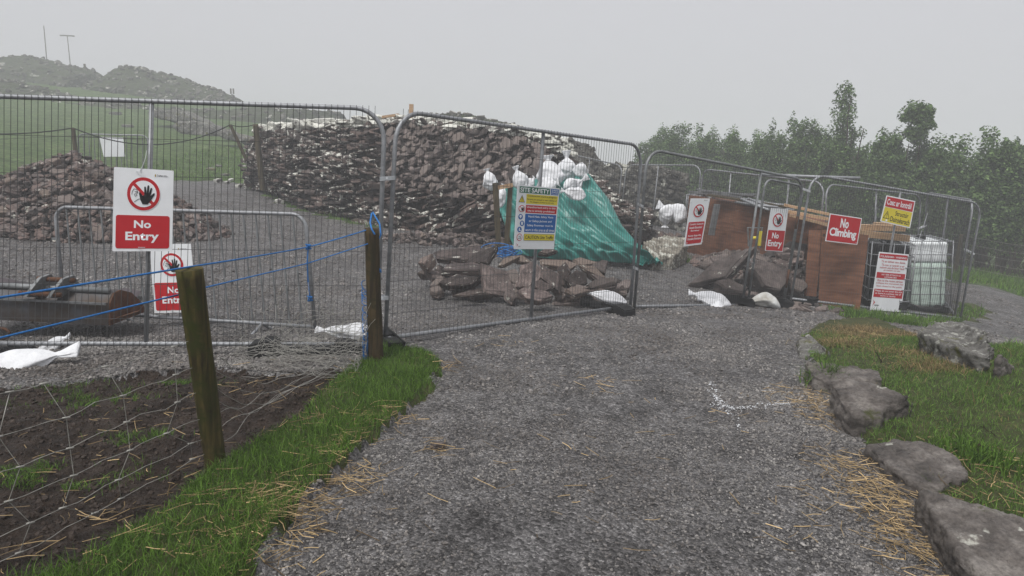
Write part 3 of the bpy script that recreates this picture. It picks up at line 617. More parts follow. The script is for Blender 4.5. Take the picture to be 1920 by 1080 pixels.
# ================================================================ signs
def textmesh(s, bold=0.0, space=1.0):
    c = bpy.data.curves.new('t', 'FONT'); c.body = s; c.size = 1; c.offset = bold; c.resolution_u = 3; c.space_character = space
    o = bpy.data.objects.new('t', c); COL.objects.link(o); dg = bpy.context.evaluated_depsgraph_get()
    me = bpy.data.meshes.new_from_object(o.evaluated_get(dg)); bpy.data.objects.remove(o); bpy.data.curves.remove(c); return me
class Sign:
    def __init__(s, name, label, corners, W, H, Y=None, plane=None, off=.03, cat='sign', Ys=None, fillmat='white'):
        """corners in order tl,tr,br,bl measured on the fence plane; W,H nominal sheet size used as local units"""
        s.c = corners; s.W, s.H = W, H; tl, tr, br, bl = s.c
        s.pl = Plane4(bl, br, tl, tr); s.W0, s.H0 = W, H; s.t = thing(name, label, cat, (tl+tr+br+bl)/4)
        s.part('board', [s.rr(0,0,W,H,.008)], fillmat, 0, .004)
        s.k = 0
    def m(s, x, y, o=0): return s.pl(x/s.W0*s.pl.W, y/s.H0*s.pl.H, o)
    def rr(s, x, y, w_, h_, r, n=5):
        p = []
        for cx_, cy_, a0 in ((x+w_-r,y+h_-r,0),(x+r,y+h_-r,90),(x+r,y+r,180),(x+w_-r,y+r,270)):
            for i in range(n): a = math.radians(a0+90*i/(n-1)); p.append((cx_+r*math.cos(a), cy_+r*math.sin(a)))
        return p
    def part(s, name, polys, mat, lay, th=.0006):
        mb = MB(); o0 = .004+lay*.0012 if lay else 0
        for pg in polys: mb.poly([s.m(x,y,o0) for x,y in pg], s.pl.n*(th if not lay else .0009))
        return mb.build(name, M[mat], s.t)
    def rect(s, x, y, w_, h_, mat, r=.006, lay=1, name='printed_panel'): return s.part(name, [s.rr(x,y,w_,h_,r)], mat, lay)
    def circ(s, x, y, r, mat, lay, name='disc', ry=None): return s.part(name, [[(x+r*math.cos(a*math.pi/18), y+(ry or r)*math.sin(a*math.pi/18)) for a in range(36)]], mat, lay)
    def text(s, txt, x, y, w_, h_, mat, bold=.02, lay=2, name='lettering', shear=0, space=1.0):
        me = textmesh(txt, bold, space); a = np.array([v.co[:] for v in me.vertices]); mn, mx = a.min(0), a.max(0)
        a = (a-mn)/np.maximum(mx-mn, 1e-6)
        for v, q in zip(me.vertices, a): v.co = s.m(x+q[0]*w_+q[1]*shear*h_, y+q[1]*h_, .004+lay*.0012+.0006)
        link(name, me, M[mat], s.t)
    def stroke(s, pts, r, mat, lay, name='line_drawing'):
        polys = []
        for (x1,y1),(x2,y2) in zip(pts[:-1], pts[1:]):
            d = Vector((x2-x1,y2-y1)); 
            if d.length < 1e-6: continue
            d.normalize(); n_ = Vector((-d.y,d.x))*r; e = d*r*.6
            polys.append([(x1-e.x-n_.x,y1-e.y-n_.y),(x2+e.x-n_.x,y2+e.y-n_.y),(x2+e.x+n_.x,y2+e.y+n_.y),(x1-e.x+n_.x,y1-e.y+n_.y)])
        return polys
    def prohibition(s, cx_, cy_, R, face=True):
        s.circ(cx_, cy_, R*1.04, 'white', 1); s.circ(cx_, cy_, R, 'red', 2, 'red_ring'); s.circ(cx_, cy_, R*.80, 'white', 3, 'disc')
        d = R*.9*.7071; w_ = R*.095*.7071
        s.part('red_bar', [[(cx_-d-w_,cy_+d-w_),(cx_+d-w_,cy_-d-w_),(cx_+d+w_,cy_-d+w_),(cx_-d+w_,cy_+d+w_)]], 'red', 4)
        if face:
            q = [(cx_+R*a, cy_+R*b) for a,b in ((-.70,-.05),(-.68,.12),(-.58,.28),(-.42,.27),(-.35,.12),(-.52,.12),(-.35,.08),(-.42,-.02),(-.38,-.10),(-.50,-.16),(-.55,-.02),(-.46,.0))]
            q2 = [(cx_+R*a, cy_+R*b) for a,b in ((-.55,-.50),(-.32,-.33),(-.22,-.30))]
            s.part('line_drawing', s.stroke(q, R*.012, 'black', 5)+s.stroke(q2, R*.012, 'black', 5), 'black', 5)
        h = [(-.06,-.62),(.26,-.62),(.42,-.42),(.66,-.05),(.70,.06),(.62,.08),(.42,-.12),(.52,.32),(.50,.40),(.43,.37),(.32,.02),(.34,.50),(.29,.55),(.23,.50),(.19,.04),(.12,.44),(.06,.46),(.03,.40),(.04,-.05),(-.04,-.12),(-.22,.10),(-.30,.08),(-.28,.0),(-.20,-.36)]
        h = [(cx_+R*(a*.98+.02), cy_+R*b) for a,b in h]; s.part('hand_symbol', [h], 'black', 6)
    def ties(s, spots):
        for x, y, dx, dy in spots:
            a = s.m(x, y, .012); b = s.m(x+dx, y+dy, .02); MB().tube([s.m(x,y,-.02), a, (a+b)/2+s.pl.n*.006, b], .0025, 5).build('cable_tie', M['tie'], s.t)
def onplane(pl, off, *px):
    """where the sight line through each measured corner meets the fence plane"""
    o = pl.bl+pl.n*off; out = []
    for p in px:
        d = ray(*p); out.append(CAM+d*((o-CAM).dot(pl.n)/d.dot(pl.n)))
    return out
def opw(s, x, y, sc=1):
    s.part('crest', [[(x,y+.012*sc),(x+.009*sc,y+.012*sc),(x+.007*sc,y-.006*sc),(x+.002*sc,y-.010*sc),(x-.001*sc,y)]], 'gold', 2)
    s.part('rule', [[(x+.021*sc,y-.012*sc),(x+.0225*sc,y-.012*sc),(x+.0225*sc,y+.014*sc),(x+.021*sc,y+.014*sc)]], 'black', 2)
    s.text('OPW', x+.028*sc, y-.006*sc, .038*sc, .013*sc, 'black', .03)
    s.part('small_print', s.stroke([(x+.072*sc,y+.005*sc),(x+.098*sc,y+.005*sc)], .0012, 'black', 2)+s.stroke([(x+.072*sc,y-.002*sc),(x+.108*sc,y-.002*sc)], .0012, 'black', 2), 'black', 2)
def noentry(s, big=True):
    W, H = s.W0, s.H0
    s.prohibition(W*.505, H*.70, W*.275); s.rect(W*.05, H*.035, W*.90, H*.405, 'red', .02)
    s.text('No', W*.355, H*.285, W*.285, H*.095, 'white', .028); s.text('Entry', W*.215, H*.105, W*.56, H*.135, 'white', .028)
    opw(s, W*.69, H*.925, W/.5)
s1 = Sign('no_entry_sign', 'large white and red No Entry sign with black hand on the leftmost panel', onplane(p1, .035, (214,313),(326,320),(323,471),(211,471)), .5, .69); noentry(s1)
s1.ties([(.19,.665,.06,0),(.22,.035,.06,0)])
MB().tube([s1.m(.22,.665,.01), s1.m(.24,.72,.0), s1.m(.255,.78,-.01), s1.m(.26,.84,-.02)], .003, 6).build('hanging_tie', M['tie'], s1.t)
s2 = Sign('no_entry_sign', 'lower No Entry sign hung on the crowd barrier, half hidden by a post', onplane(b1, .04, (281,458),(358,457),(370,585),(290,587)), .5, .82); noentry(s2); s2.ties([(.15,.79,.04,0),(.2,.03,.06,0)])
s3 = Sign('site_safety_sign', 'white site safety board with green, yellow, red and blue panels', onplane(p2, .035, (970,346),(1049,353),(1038,467),(963,467)), .70, .98)
s3.rect(.035,.865,.50,.095,'green',.002); s3.text('SITE SAFETY', .045,.878,.48,.068,'white',.02,space=.95)
s3.rect(.55,.865,.135,.095,'blue',.002); s3.text('SAFE', .565,.925,.105,.025,'white',.01); s3.text('PASS', .565,.895,.105,.025,'white',.01); s3.text('Required', .56,.872,.115,.016,'white',.01)
s3.rect(.15,.705,.53,.145,'yellow',.002); s3.text('Construction work in progress.', .165,.805,.50,.036,'black',.01); s3.text('Parents are advised to warn children of', .165,.762,.50,.026,'black',.008); s3.text('the dangers of entering this site.', .21,.720,.41,.028,'black',.008)
s3.part('warning_triangle', [[(.03,.72),(.13,.72),(.08,.83)]], 'black', 1); s3.part('warning_triangle', [[(.042,.728),(.118,.728),(.08,.812)]], 'yellow', 2)
s3.part('exclamation_mark', [[(.075,.795),(.085,.795),(.083,.755),(.077,.755)], [(.076,.748),(.084,.748),(.084,.738),(.076,.738)]], 'black', 3)
s3.rect(.15,.565,.53,.12,'red',.002); s3.text('Unauthorised entry to this', .165,.632,.49,.038,'white',.012); s3.text('site is strictly prohibited', .18,.577,.46,.038,'white',.012)
s3.prohibition(.085,.625,.052,False)
s3.rect(.15,.265,.53,.285,'blue',.002)
for i, (tx, x, w_) in enumerate((('Hard Hats, Safety Vests',.20,.43),('or Safety Jackets and',.215,.39),('Safety Footwear must be',.19,.45),('worn in this area at all times',.165,.50))): s3.text(tx, x, .485-i*.068, w_, .043, 'white', .010)
for x, y in ((.075,.50),(.105,.40),(.07,.305)): s3.circ(x, y, .036, 'blue', 1, 'mandatory_symbol', .042)
s3.part('pictogram', [[(.055,.50),(.095,.50),(.090,.52),(.075,.528),(.060,.52)],[(.064,.497),(.086,.497),(.082,.478),(.068,.478)]], 'white', 2, )
s3.part('pictogram', [[(.088,.425),(.100,.425),(.102,.378),(.090,.378)],[(.108,.425),(.120,.425),(.118,.378),(.106,.378)]], 'white', 2)
s3.part('pictogram', [[(.060,.328),(.074,.328),(.074,.300),(.092,.292),(.092,.284),(.058,.284)]], 'white', 2)
s3.rect(.15,.135,.53,.105,'black',.004); s3.rect(.155,.140,.52,.095,'yellow',.004,2); s3.text('CAUTION Site Traffic', .17,.160,.49,.056,'black',.012,3)
s3.circ(.078,.185,.046,'red',1,'red_ring',.056); s3.circ(.078,.185,.037,'white',2,'disc',.046); s3.text('25', .056,.160,.044,.05,'black',.012,3)
s3.part('red_arrow_mark', [[(.035,.09),(.060,.065),(.040,.045),(.048,.067)]], 'red', 1); s3.text('opw', .065,.035,.04,.014,'black',.01)
s3.ties([(.02,.95,-.03,.01),(.69,.92,.03,0),(.0,.05,-.03,.0),(.69,.05,.03,0)])
s4 = Sign('danger_keep_out_sign', 'tall narrow white and red bilingual danger sign on the fixed part of the gate panel', onplane(p3, .035, (1295,372),(1331,372),(1315,458),(1282,462)), .45, .90)
s4.prohibition(.225,.665,.125); s4.rect(.03,.035,.39,.42,'red',.02)
for tx, x, y, w_ in (('Contúirt Coinnigh',.055,.385,.34),('Amach Struchtúr',.06,.325,.32),('Éagobhsaí',.11,.265,.21),('Danger Keep Out',.06,.165,.33),('Unstable Structure',.055,.11,.34)): s4.text(tx, x, y, w_, .043, 'white', .02)
s4.text('1', .05,.045,.012,.03,'white',.01); opw(s4, .31,.865,.8); s4.ties([(.02,.83,-.03,0),(.42,.83,.02,0),(.42,.04,.03,.02),(.08,.01,.0,-.03)])
s5 = Sign('no_entry_sign', 'slim No Entry sign with black hand fixed to the gate leaf', onplane(p3, .07, (1445,390),(1478,392),(1467,472),(1434,470)), .45, .82)
s5.prohibition(.215,.60,.13); s5.rect(.012,.012,.426,.39,'red',.004); s5.text('No', .12,.245,.17,.115,'white',.03); s5.text('Entry', .04,.055,.355,.16,'white',.03); s5.ties([(.03,.8,-.02,.02),(.42,.79,.02,.0)])
s6 = Sign('no_climbing_sign', 'red No Climbing sign with white border in front of the plywood sheet', onplane(p4, .035, (1556,400),(1616,409),(1607,459),(1547,452)), .60, .45)
s6.rect(.014,.014,.572,.422,'red',.006); s6.text('No', .22,.245,.155,.155,'white',.035); s6.text('Climbing', .045,.06,.50,.175,'white',.030,space=.92); s6.ties([(.56,.03,.03,0)])
s7 = Sign('dangerous_structure_sign', 'red over yellow Irish language warning sign above the tanks', onplane(p4, .035, (1662,366),(1716,377),(1706,428),(1650,415)), .60, .50)
s7.rect(.02,.295,.56,.185,'red',.004); s7.rect(.02,.02,.56,.265,'yellow',.004); s7.text('Cosc ar Iontráil', .04,.335,.50,.11,'white',.022)
s7.text('Structúr', .25,.165,.27,.085,'black',.016); s7.text('Dainséarach', .175,.045,.39,.095,'black',.016)
s7.part('warning_triangle', [[(.03,.075),(.16,.075),(.095,.225)]], 'black', 2); s7.part('warning_triangle', [[(.046,.086),(.144,.086),(.095,.200)]], 'yellow', 3)
s7.part('exclamation_mark', [[(.088,.175),(.102,.175),(.099,.12),(.091,.12)], [(.089,.11),(.101,.11),(.101,.096),(.089,.096)]], 'black', 4); s7.circ(.11,.045,.018,'white',2,'sticker')
s8 = Sign('closure_notice_sign', 'tall white and red bilingual warning notice leaning before the black tank', onplane(p4, .045, (1648,472),(1704,477),(1689,585),(1631,581)), .60, 1.10)
s8.rect(.02,.985,.56,.09,'red',.003); s8.text('FOLÁIREAMH - WARNING', .04,1.005,.52,.045,'white',.018)
for tx, x, y, w_ in (('Tá an láthair seo dúnta',.07,.915,.48),('Tá cosc ar iontráil ar an',.085,.85,.45),('suíomh seo de bharr baol',.06,.80,.48),('gortaithe nó báis',.14,.75,.33)): s8.text(tx, x, y, w_, .038, 'red', .008)
s8.rect(.02,.615,.56,.11,'red',.003); s8.text('NÁ TÉIR ISTEACH SA', .115,.672,.38,.035,'white',.018); s8.text('LÁTHAIR SEO', .18,.628,.24,.035,'white',.018)
for tx, x, y, w_ in (('Due to the recent serious',.05,.555,.50),('collapse this monument has',.035,.50,.53),('been closed to the public',.05,.445,.50)): s8.text(tx, x, y, w_, .040, 'red', .008)
s8.rect(.02,.255,.56,.155,'red',.003)
for tx, x, y, w_ in (('Please do not enter the site',.04,.362,.52),('as there is a serious risk of',.045,.315,.50),('injury or fatality',.15,.268,.30)): s8.text(tx, x, y, w_, .033, 'white', .014)
s8.part('red_arrow_mark', [[(.03,.20),(.07,.15),(.03,.085),(.045,.15)]], 'red', 1); s8.text('opw', .06,.08,.09,.03,'black',.02)
# ================================================================ the collapsed dry-stone ruin
def polyline(pts, n):
    pts = [Vector(p) for p in pts]; d = [0]
    for a, b in zip(pts[:-1], pts[1:]): d.append(d[-1]+(b-a).length)
    out = []
    for i in range(n):
        t = d[-1]*i/(n-1); k = max(j for j in range(len(d)) if d[j] <= t+1e-9); k = min(k, len(pts)-2)
        out.append(pts[k].lerp(pts[k+1], (t-d[k])/max(1e-9, d[k+1]-d[k])))
    return out
base = [P(474,352,21.6), P(492,352,20.6), P(560,386,18.6), P(640,410,17.4), P(740,432,15.9), P(840,448,14.9), P(925,474,13.9), P(1010,482,13.3), P(1110,484,13.4), P(1185,462,14.2), P(1212,420,16.6), P(1206,390,19.5)]
top = [P(488,246,22.2), P(498,240,21.0), P(560,234,19.6), P(640,229,18.6), P(740,226,17.4), P(840,233,16.7), P(925,243,16.2), P(1010,262,15.9), P(1060,290,16.0), P(1102,330,16.4), P(1140,380,17.6), P(1165,398,19.8)]
NB = 90
def resample2(A, B, n):
    A, B = [Vector(a) for a in A], [Vector(b) for b in B]; d = [0]
    for i in range(len(A)-1): d.append(d[-1]+(A[i+1]-A[i]).length)
    oa, ob = [], []
    for i in range(n):
        t = d[-1]*i/(n-1); k = min(max(j for j in range(len(d)) if d[j] <= t+1e-9), len(A)-2); q = (t-d[k])/(d[k+1]-d[k]); oa.append(A[k].lerp(A[k+1],q)); ob.append(B[k].lerp(B[k+1],q))
    return oa, ob, d[-1]
bA, bT, LEN = resample2(base, top, NB)
def rs(u, v):
    """surface of the ruin: u along in metres, v 0 foot .. 1 top"""
    t = min(max(u/LEN*(NB-1), 0), NB-1.001); k = int(t); q = t-k
    a = bA[k].lerp(bA[k+1], q); b = bT[k].lerp(bT[k+1], q); p = a.lerp(b, v)
    out = (bA[k+1]-bA[k]).cross(Vector((0,0,1))).normalized()      # towards the camera
    p = p+out*(math.sin(v*math.pi)*.35 + noise.noise(Vector((u*.7, v*2, 3)))*.22); 
    if v < .95: p.z += noise.noise(Vector((u*.6, v*2.5, 9)))*.08
    return p, out
ruin = thing('stone_ruin', 'large collapsed dry-stone ruin of purple slate with pale lichened top', 'ruin', tuple(rs(LEN/2, 0)[0]))
mbv, mbf = [], []; NV = 12
inner = [bT[i]+Vector((0,0,-.1)) for i in range(NB)]
for i in range(NB):
    u = LEN*i/(NB-1)
    for j in range(NV+1):
        p, o = rs(u, j/NV); p = p-o*.16
        if j == NV: p.z -= .1
        if j == 0: p.z -= .3
        mbv.append(p)
    back = bT[i].copy(); cen = Vector((1.5, 20.2, 0)); dv = Vector((0,1,0))*2.2+Vector((.4,0,0))*1
    b2_ = back+dv*(.9 if i < NB*.8 else .3); b2_.z = bT[i].z-.15; mbv.append(b2_); b3 = b2_+Vector((0,.4,0)); b3.z = g1(b3.x,b3.y)-.3; mbv.append(b3)
K = NV+3
for i in range(NB-1):
    for j in range(K-1): mbf.append((i*K+j, (i+1)*K+j, (i+1)*K+j+1, i*K+j+1))
mbf.append(tuple(range(K))); mbf.append(tuple((NB-1)*K+j for j in range(K))[::-1])
me = bpy.data.meshes.new('c'); me.from_pydata([tuple(v) for v in mbv], [], mbf); link('wall_core', me, M['core'], ruin)
def stones_on(rng, kind):
    loc, nr, ang, sc = [], [], [], []
    v = 0.0
    hgt = 2.3; row = 0
    while v < 1.0:
        u = rng.uniform(0,.3)
        while u < LEN:
            top_h = (rs(u,1)[0]-rs(u,0)[0]).length
            pix = proj(rs(u, v)[0]); rub = (pix[0] > 700 and pix[0] < 1010 and v > .38+.1*noise.noise(Vector((u,0,5)))) 
            tilt = (pix[0] > 770 and v < .36 and pix[0] < 960)
            L = .16+.52*rng.random()**1.4 if not rub else .09+.30*rng.random()**1.5; T = rng.uniform(.03,.095) if not rub else rng.uniform(.03,.10)
            if rng.random() < .07: L *= 1.5; T *= 1.7
            p, o = rs(u+L/2, min(1, v+rng.uniform(-.012,.012))); D = rng.uniform(.22,.4) if not rub else L*rng.uniform(.55,.95)
            tan = Vector((-o.y, o.x, 0)); tan = tan if tan.x > 0 else -tan
            k = 'rub' if rub else ('cap' if v > .93 and rng.random() < .75 else 'wall')
            if k == kind:
                a = rng.normal(.0,.14)+(-.03 if not tilt else .30)
                n_ = Vector((rng.normal(0,.10), rng.normal(0,.12)-.12, 1))
                if rub: n_ = Vector((rng.normal(0,.6), rng.normal(-1.1,.7), 1)); a = rng.normal(0,1.1)
                n_ = n_.normalized(); Rm = Matrix.Rotation(a if not rub else 0, 3, o)
                x_ = (Rm @ tan).normalized(); z_ = (Rm @ n_); z_ = (z_-x_*z_.dot(x_)).normalized()
                if rub: x_ = Matrix.Rotation(a, 3, z_) @ x_
                y_ = z_.cross(x_)
                q = p+o*rng.uniform(-.12,.16)-o*(D*.30 if not rub else .08)+Vector((0,0,rng.normal(0,.015)))
                loc.append(q); nr.append([[x_.x,y_.x,z_.x],[x_.y,y_.y,z_.y],[x_.z,y_.z,z_.z]]); sc.append((L*1.12, D, T*(1.0 if not rub else 1.1)))
            u += L*(.93 if not rub else .70)
        v += .055/hgt*(1.25 if row % 2 else 1.05)*1.35; row += 1
    return np.array([list(q) for q in loc]), np.array(nr), np.array(sc)
for kind, mat, nm in (('wall','ruin','coursed_stones'),('rub','rubble','collapsed_rubble'),('cap','cap','capstones')):
    rng = np.random.default_rng(21); loc, Rr, sc = stones_on(rng, kind)
    v, f = scatter(SL, loc, Rr, sc, rng); o = link(nm, npmesh(nm, v, f), M[mat], ruin)
    o['kind'] = 'stuff'
# a low jumble on the ruin's top and larger capstones
rng = np.random.default_rng(4); L = []; Rr = []; sc = []
for i in range(420):
    u = rng.uniform(0, LEN*.86); p, o = rs(u, 1.0); q = p-o*rng.uniform(-.1,1.5)+Vector((0,0,rng.uniform(-.10,.12))); L.append(list(q))
    sc.append((rng.uniform(.25,.75), rng.uniform(.2,.5), rng.uniform(.05,.16))); Rr.append((rng.normal(0,.16), rng.normal(-.1,.16), 1))
sc = np.array(sc); Rm = frames(np.array(Rr), rng.normal(0,.5,len(L))); v, f = scatter(SL, np.array(L), Rm, sc, rng); o = link('top_stones', npmesh('top_stones', v, f), M['cap'], ruin); o['kind'] = 'stuff'
for px, py, Y in ((771,208,18),): MB().box(P(px,py+4,Y), (.05,0,0), (0,.05,0), (0,0,.22)).build('wooden_peg', M['timber'], ruin)
MB().box(P(732,219,17.6)+Vector((0,0,.02)), (.2,.03,.04), (0,.06,0), (0,0,.03)).build('wooden_offcut', M['timber'], ruin)
# ================================================================ individual stones
TM = []
for i in range(14):
    r_ = random.Random(200+i); n_ = r_.choice((4,4,5,5,6)); bm = bmesh.new(); ang = sorted(2*math.pi*(k+r_.uniform(-.3,.3))/n_ for k in range(n_)); rad = [r_.uniform(.70,1.12) for _ in ang]
    for z_, s_, j_ in ((-.5,.90,.06),(-.1,1.0,.05),(.38,.98,.05),(.5,.90,.04)):
        for a_, q_ in zip(ang, rad): bm.verts.new((math.cos(a_)*.5*q_*s_*r_.uniform(1-j_,1+j_), math.sin(a_)*.5*q_*s_*r_.uniform(1-j_,1+j_), z_+(.25*math.cos(a_+i)*.5)))
    bmesh.ops.convex_hull(bm, input=bm.verts)
    for v in [v for v in bm.verts if not v.link_faces]: bm.verts.remove(v)
    bmesh.ops.subdivide_edges(bm, edges=bm.edges, cuts=3, use_grid_fill=True); bmesh.ops.triangulate(bm, faces=bm.faces)
    me = bpy.data.meshes.new('slab_stone'); bm.to_mesh(me); bm.free(); off = Vector((i*4,0,0))
    for v in me.vertices:
        c = v.co.copy(); e = noise.fractal(c*5+off, .8, 2.1, 3)*.7; rim = math.hypot(c.x,c.y)*2
        c.x *= 1+.06*e; c.y *= 1+.06*e; lay = math.floor((c.z+.5)*4)/4; st = (noise.noise(Vector((lay*7,i,c.x*2)))*.16 if rim > .72 else 0); c.x += st*c.x; c.y += st*c.y
        c.z += noise.noise(c*2.2+off)*.04+noise.noise(c*9+off)*.03; v.co = c
    me.materials.append(M['slab']); TM.append(me)
ST_SRC = {}
def onestone(name, c, x_, z_, size, label, cat, group, mat='slab', rnd=random):
    k = rnd.randrange(len(TM)); key = (k, mat)
    if key not in ST_SRC:
        me = TM[k].copy(); me.materials.clear(); me.materials.append(M[mat]); ST_SRC[key] = me
    o = bpy.data.objects.new(name, ST_SRC[key]); COL.objects.link(o)
    z_ = Vector(z_).normalized(); x_ = Vector(x_); x_ = (x_-z_*x_.dot(z_)).normalized(); y_ = z_.cross(x_)
    m = Matrix((x_*size[0], y_*size[1], z_*size[2])).transposed().to_4x4(); m.translation = Vector(c); o.matrix_world = m
    return tag(o, label, cat, group)
# --- big slabs stacked in front of the tarpaulin
gS = 'fallen slabs stacked on the gravel behind the site safety panel'
big = [ # px,py,Y, L,W,T, normal, axis angle(deg in x-z image sense), label
 (862,480,9.6,1.05,.60,.15,(.0,-.35,1),0,'long flat reddish slab on top of the slab pile, its upper left end'),
 (866,508,8.95,.98,.50,.17,(.0,-.30,1),-4,'long pale tan slab with a white lichened left tip'),
 (803,492,9.2,.34,.30,.22,(-.5,-.3,.8),40,'small dark slab at the far left corner of the slab pile'),
 (862,530,8.5,.66,.36,.15,(-.2,-.55,.9),16,'ochre slab sloping up to the right at the front left of the pile'),
 (905,487,9.3,.62,.42,.14,(-.45,-.5,.8),24,'tilted reddish slab behind the ochre one'),
 (880,552,8.15,.50,.22,.05,(0,-.3,1),8,'thin narrow slab lying at the front left of the pile'),
 (928,525,8.6,.78,.62,.16,(.10,-.95,.75),-48,'broad brown slab leaning back in the middle of the pile'),
 (990,520,8.6,.50,.46,.13,(.25,-.95,.65),70,'upright rounded slab directly behind the mid post'),
 (1032,522,8.6,.56,.34,.15,(-.35,-.85,.5),-58,'dark grey slab tilted steeply right of the mid post'),
 (1055,520,8.9,.40,.28,.13,(-.2,-.95,.35),85,'reddish slab standing nearly upright'),
 (1002,556,8.0,.66,.36,.13,(.1,-.55,1),-14,'flat pinkish slab at the front centre of the pile'),
 (1015,541,8.15,.36,.26,.10,(.1,-.7,.8),-20,'small grey slab lying on the pinkish one'),
 (1078,524,8.9,.38,.34,.12,(.3,-.9,.5),30,'grey slab with a square face near the right of the pile'),
 (1110,510,9.3,.60,.24,.10,(.35,-.6,.8),-36,'narrow slab sloping down to the right at the back of the pile'),
 (1070,555,8.7,.48,.28,.09,(.15,-.5,1),-10,'low wedge shaped slab at the front right of the pile'),
 (1128,528,9.2,.55,.22,.12,(.4,-.6,.8),-42,'brown slab running down towards the pile end'),
 (1085,546,8.5,.45,.3,.08,(0,-.3,1),3,'flat dark slab tucked under the square grey one'),
 (1148,552,9.3,.50,.24,.07,(.1,-.3,1),-6,'flat slab under the sandbag at the right end of the pile'),
 (1026,474,9.8,.34,.26,.10,(.1,-.5,1),5,'small pinkish slab by the foot of the tarpaulin'),
 (950,492,9.3,.42,.2,.08,(-.3,-.6,.9),35,'small pale slab at the top of the pile, left of the sign post'),
 (975,488,9.4,.4,.26,.08,(.3,-.6,.8),-30,'small grey slab at the top of the pile behind the mid post'),
 (1045,497,9.4,.62,.3,.12,(.0,-.6,1),-16,'dark slab at the back of the pile below the tarpaulin'),
 (1100,492,9.9,.55,.3,.08,(.1,-.4,1),-8,'thin slab at the back right of the pile'),
 (1160,537,9.6,.45,.3,.12,(.3,-.5,.8),-30,'reddish slab beside the joint post')]
for px, py, Y, L_, W_, T_, nn, an, lab in big:
    a = math.radians(an); c = P(px, py, Y); x_ = Vector((math.cos(a), .15, math.sin(a))); onestone('stone_slab', c, x_, nn, (L_*.88, W_*.78, T_*.75), lab, 'stone slab', gS)
rr = random.Random(9)
for i in range(40):
    u = rr.random(); px = 790+385*u; py = 575-rr.random()*80-(12 if u < .3 else 0); 
    if u < .25: py = min(py, 548)
    Y = max(8.0+(575-py)/80*1.6, 8.2+(px-950)/180*.75); py = min(py, 568-(px-1080)*.10 if px > 1080 else 575); c = P(px, py, Y); c.z = min(c.z, h1(c.x,c.y)+.18) if rr.random() < .7 else c.z; c.z = max(c.z, h1(c.x,c.y)+.02)
    onestone('stone_slab', c, (rr.uniform(-1,1), rr.uniform(-.4,.4), rr.uniform(-.3,.3)), (rr.gauss(0,.3), -.4+rr.gauss(0,.3), 1), (rr.uniform(.2,.5), rr.uniform(.16,.3), rr.uniform(.06,.13)), 'loose broken slab wedged in the slab pile behind the site safety panel', 'stone slab', gS, 'rubble', rr)
# --- heaps
def heap(name, label, cx_, cy_, rx, ry, hh, nsmall, nbig, s0, s1, seed, gname, glabel, mat='stone', sn=.35, rim=1.0):
    rng = np.random.default_rng(seed)
    def surf(a, q):
        x = cx_+math.cos(a)*rx*q; y = cy_+math.sin(a)*ry*q; z = g1(x,y)+hh*max(0,(1-q**1.5))*(1+.35*noise.noise(Vector((x*1.3,y*1.3,seed)))); return Vector((x,y,z))
    mbv = []; mbf = []; A, Q = 30, 9
    for j in range(Q+1):
        for i in range(A): p = surf(6.283*i/A, j/Q); p.z -= .07; mbv.append(p)
    for j in range(Q):
        for i in range(A): mbf.append([j*A+i, j*A+(i+1)%A, (j+1)*A+(i+1)%A]); mbf.append([j*A+i, (j+1)*A+(i+1)%A, (j+1)*A+i])
    cv, cf = np.array([list(p) for p in mbv]), np.array(mbf)
    loc, nr, an, sc = [], [], [], []
    for i in range(nsmall):
        a = rng.random()*6.283; q = math.sqrt(rng.random())*rim; p = surf(a, q); e = .02
        n_ = Vector((math.cos(a)*.35+rng.normal(0,.4), math.sin(a)*.35+rng.normal(0,.4), 1)); s = s0+(s1-s0)*rng.random()**1.6
        loc.append([p.x,p.y,p.z+rng.uniform(-.03,.05)]); nr.append(list(n_)); an.append(rng.random()*6.28); sc.append((s, s*rng.uniform(.6,.9), s*rng.uniform(.22,.42)))
    v, f = scatter(SL, np.array(loc), frames(np.array(nr), np.array(an)), np.array(sc), rng)
    v2, f2 = np.concatenate([cv, v]), np.concatenate([cf, f+len(cv)]); mi = np.concatenate([np.ones(len(cf)), np.zeros(len(f))])
    tag(link(name, npmesh(name, v2, f2, mi), [M[mat], M['core']], None), label, 'rubble', kind='stuff')
    rr = random.Random(seed)
    for i in range(nbig):
        a = math.radians(rr.uniform(185,355)); q = rr.random()**.6*rim; p = surf(a, q); p.z += rr.uniform(.0,.05)
        s = rr.uniform(s1*.8, s1*1.5); onestone('rubble_stone', p, (rr.uniform(-1,1), rr.uniform(-.5,.5), 0), (math.cos(a)*.4+rr.gauss(0,sn), -.4+rr.gauss(0,sn), 1), (s, s*rr.uniform(.6,.9), s*rr.uniform(.25,.45)), glabel, 'stone', gname, 'rubble' if rr.random() < .5 else 'slab', rr)
heap('rubble_heap', 'heap of small broken purple stones in the yard behind the left panel', -8.35, 13.2, 2.75, 1.7, 1.20, 3200, 120, .10, .24, 31, 'larger stones on the heap in the yard', 'larger broken purple stone lying on the heap in the left yard')
heap('rubble_spread', 'low spread of broken stones at the right foot of the yard heap', -6.5, 12.7, .6, .6, .15, 150, 6, .09, .2, 32, 'stones at the foot of the yard heap', 'brown stone at the right foot of the heap in the yard')
heap('ruin_debris', 'low spill of broken stones at the foot of the ruin behind the site safety panel', -1.4, 13.9, 1.6, .7, .12, 330, 12, .08, .2, 33, 'stones spilled at the foot of the ruin', 'broken reddish stone spilled at the foot of the ruin', 'rubble')
c = P(1400,455,14.3); heap('rubble_row', 'low ragged row of stacked slates in front of the plywood hoarding', c.x, c.y-.1, 1.15, .8, .34, 520, 26, .12, .34, 34, 'stones in the row before the plywood hoarding', 'grey brown slate in the low row before the plywood hoarding', 'stone')
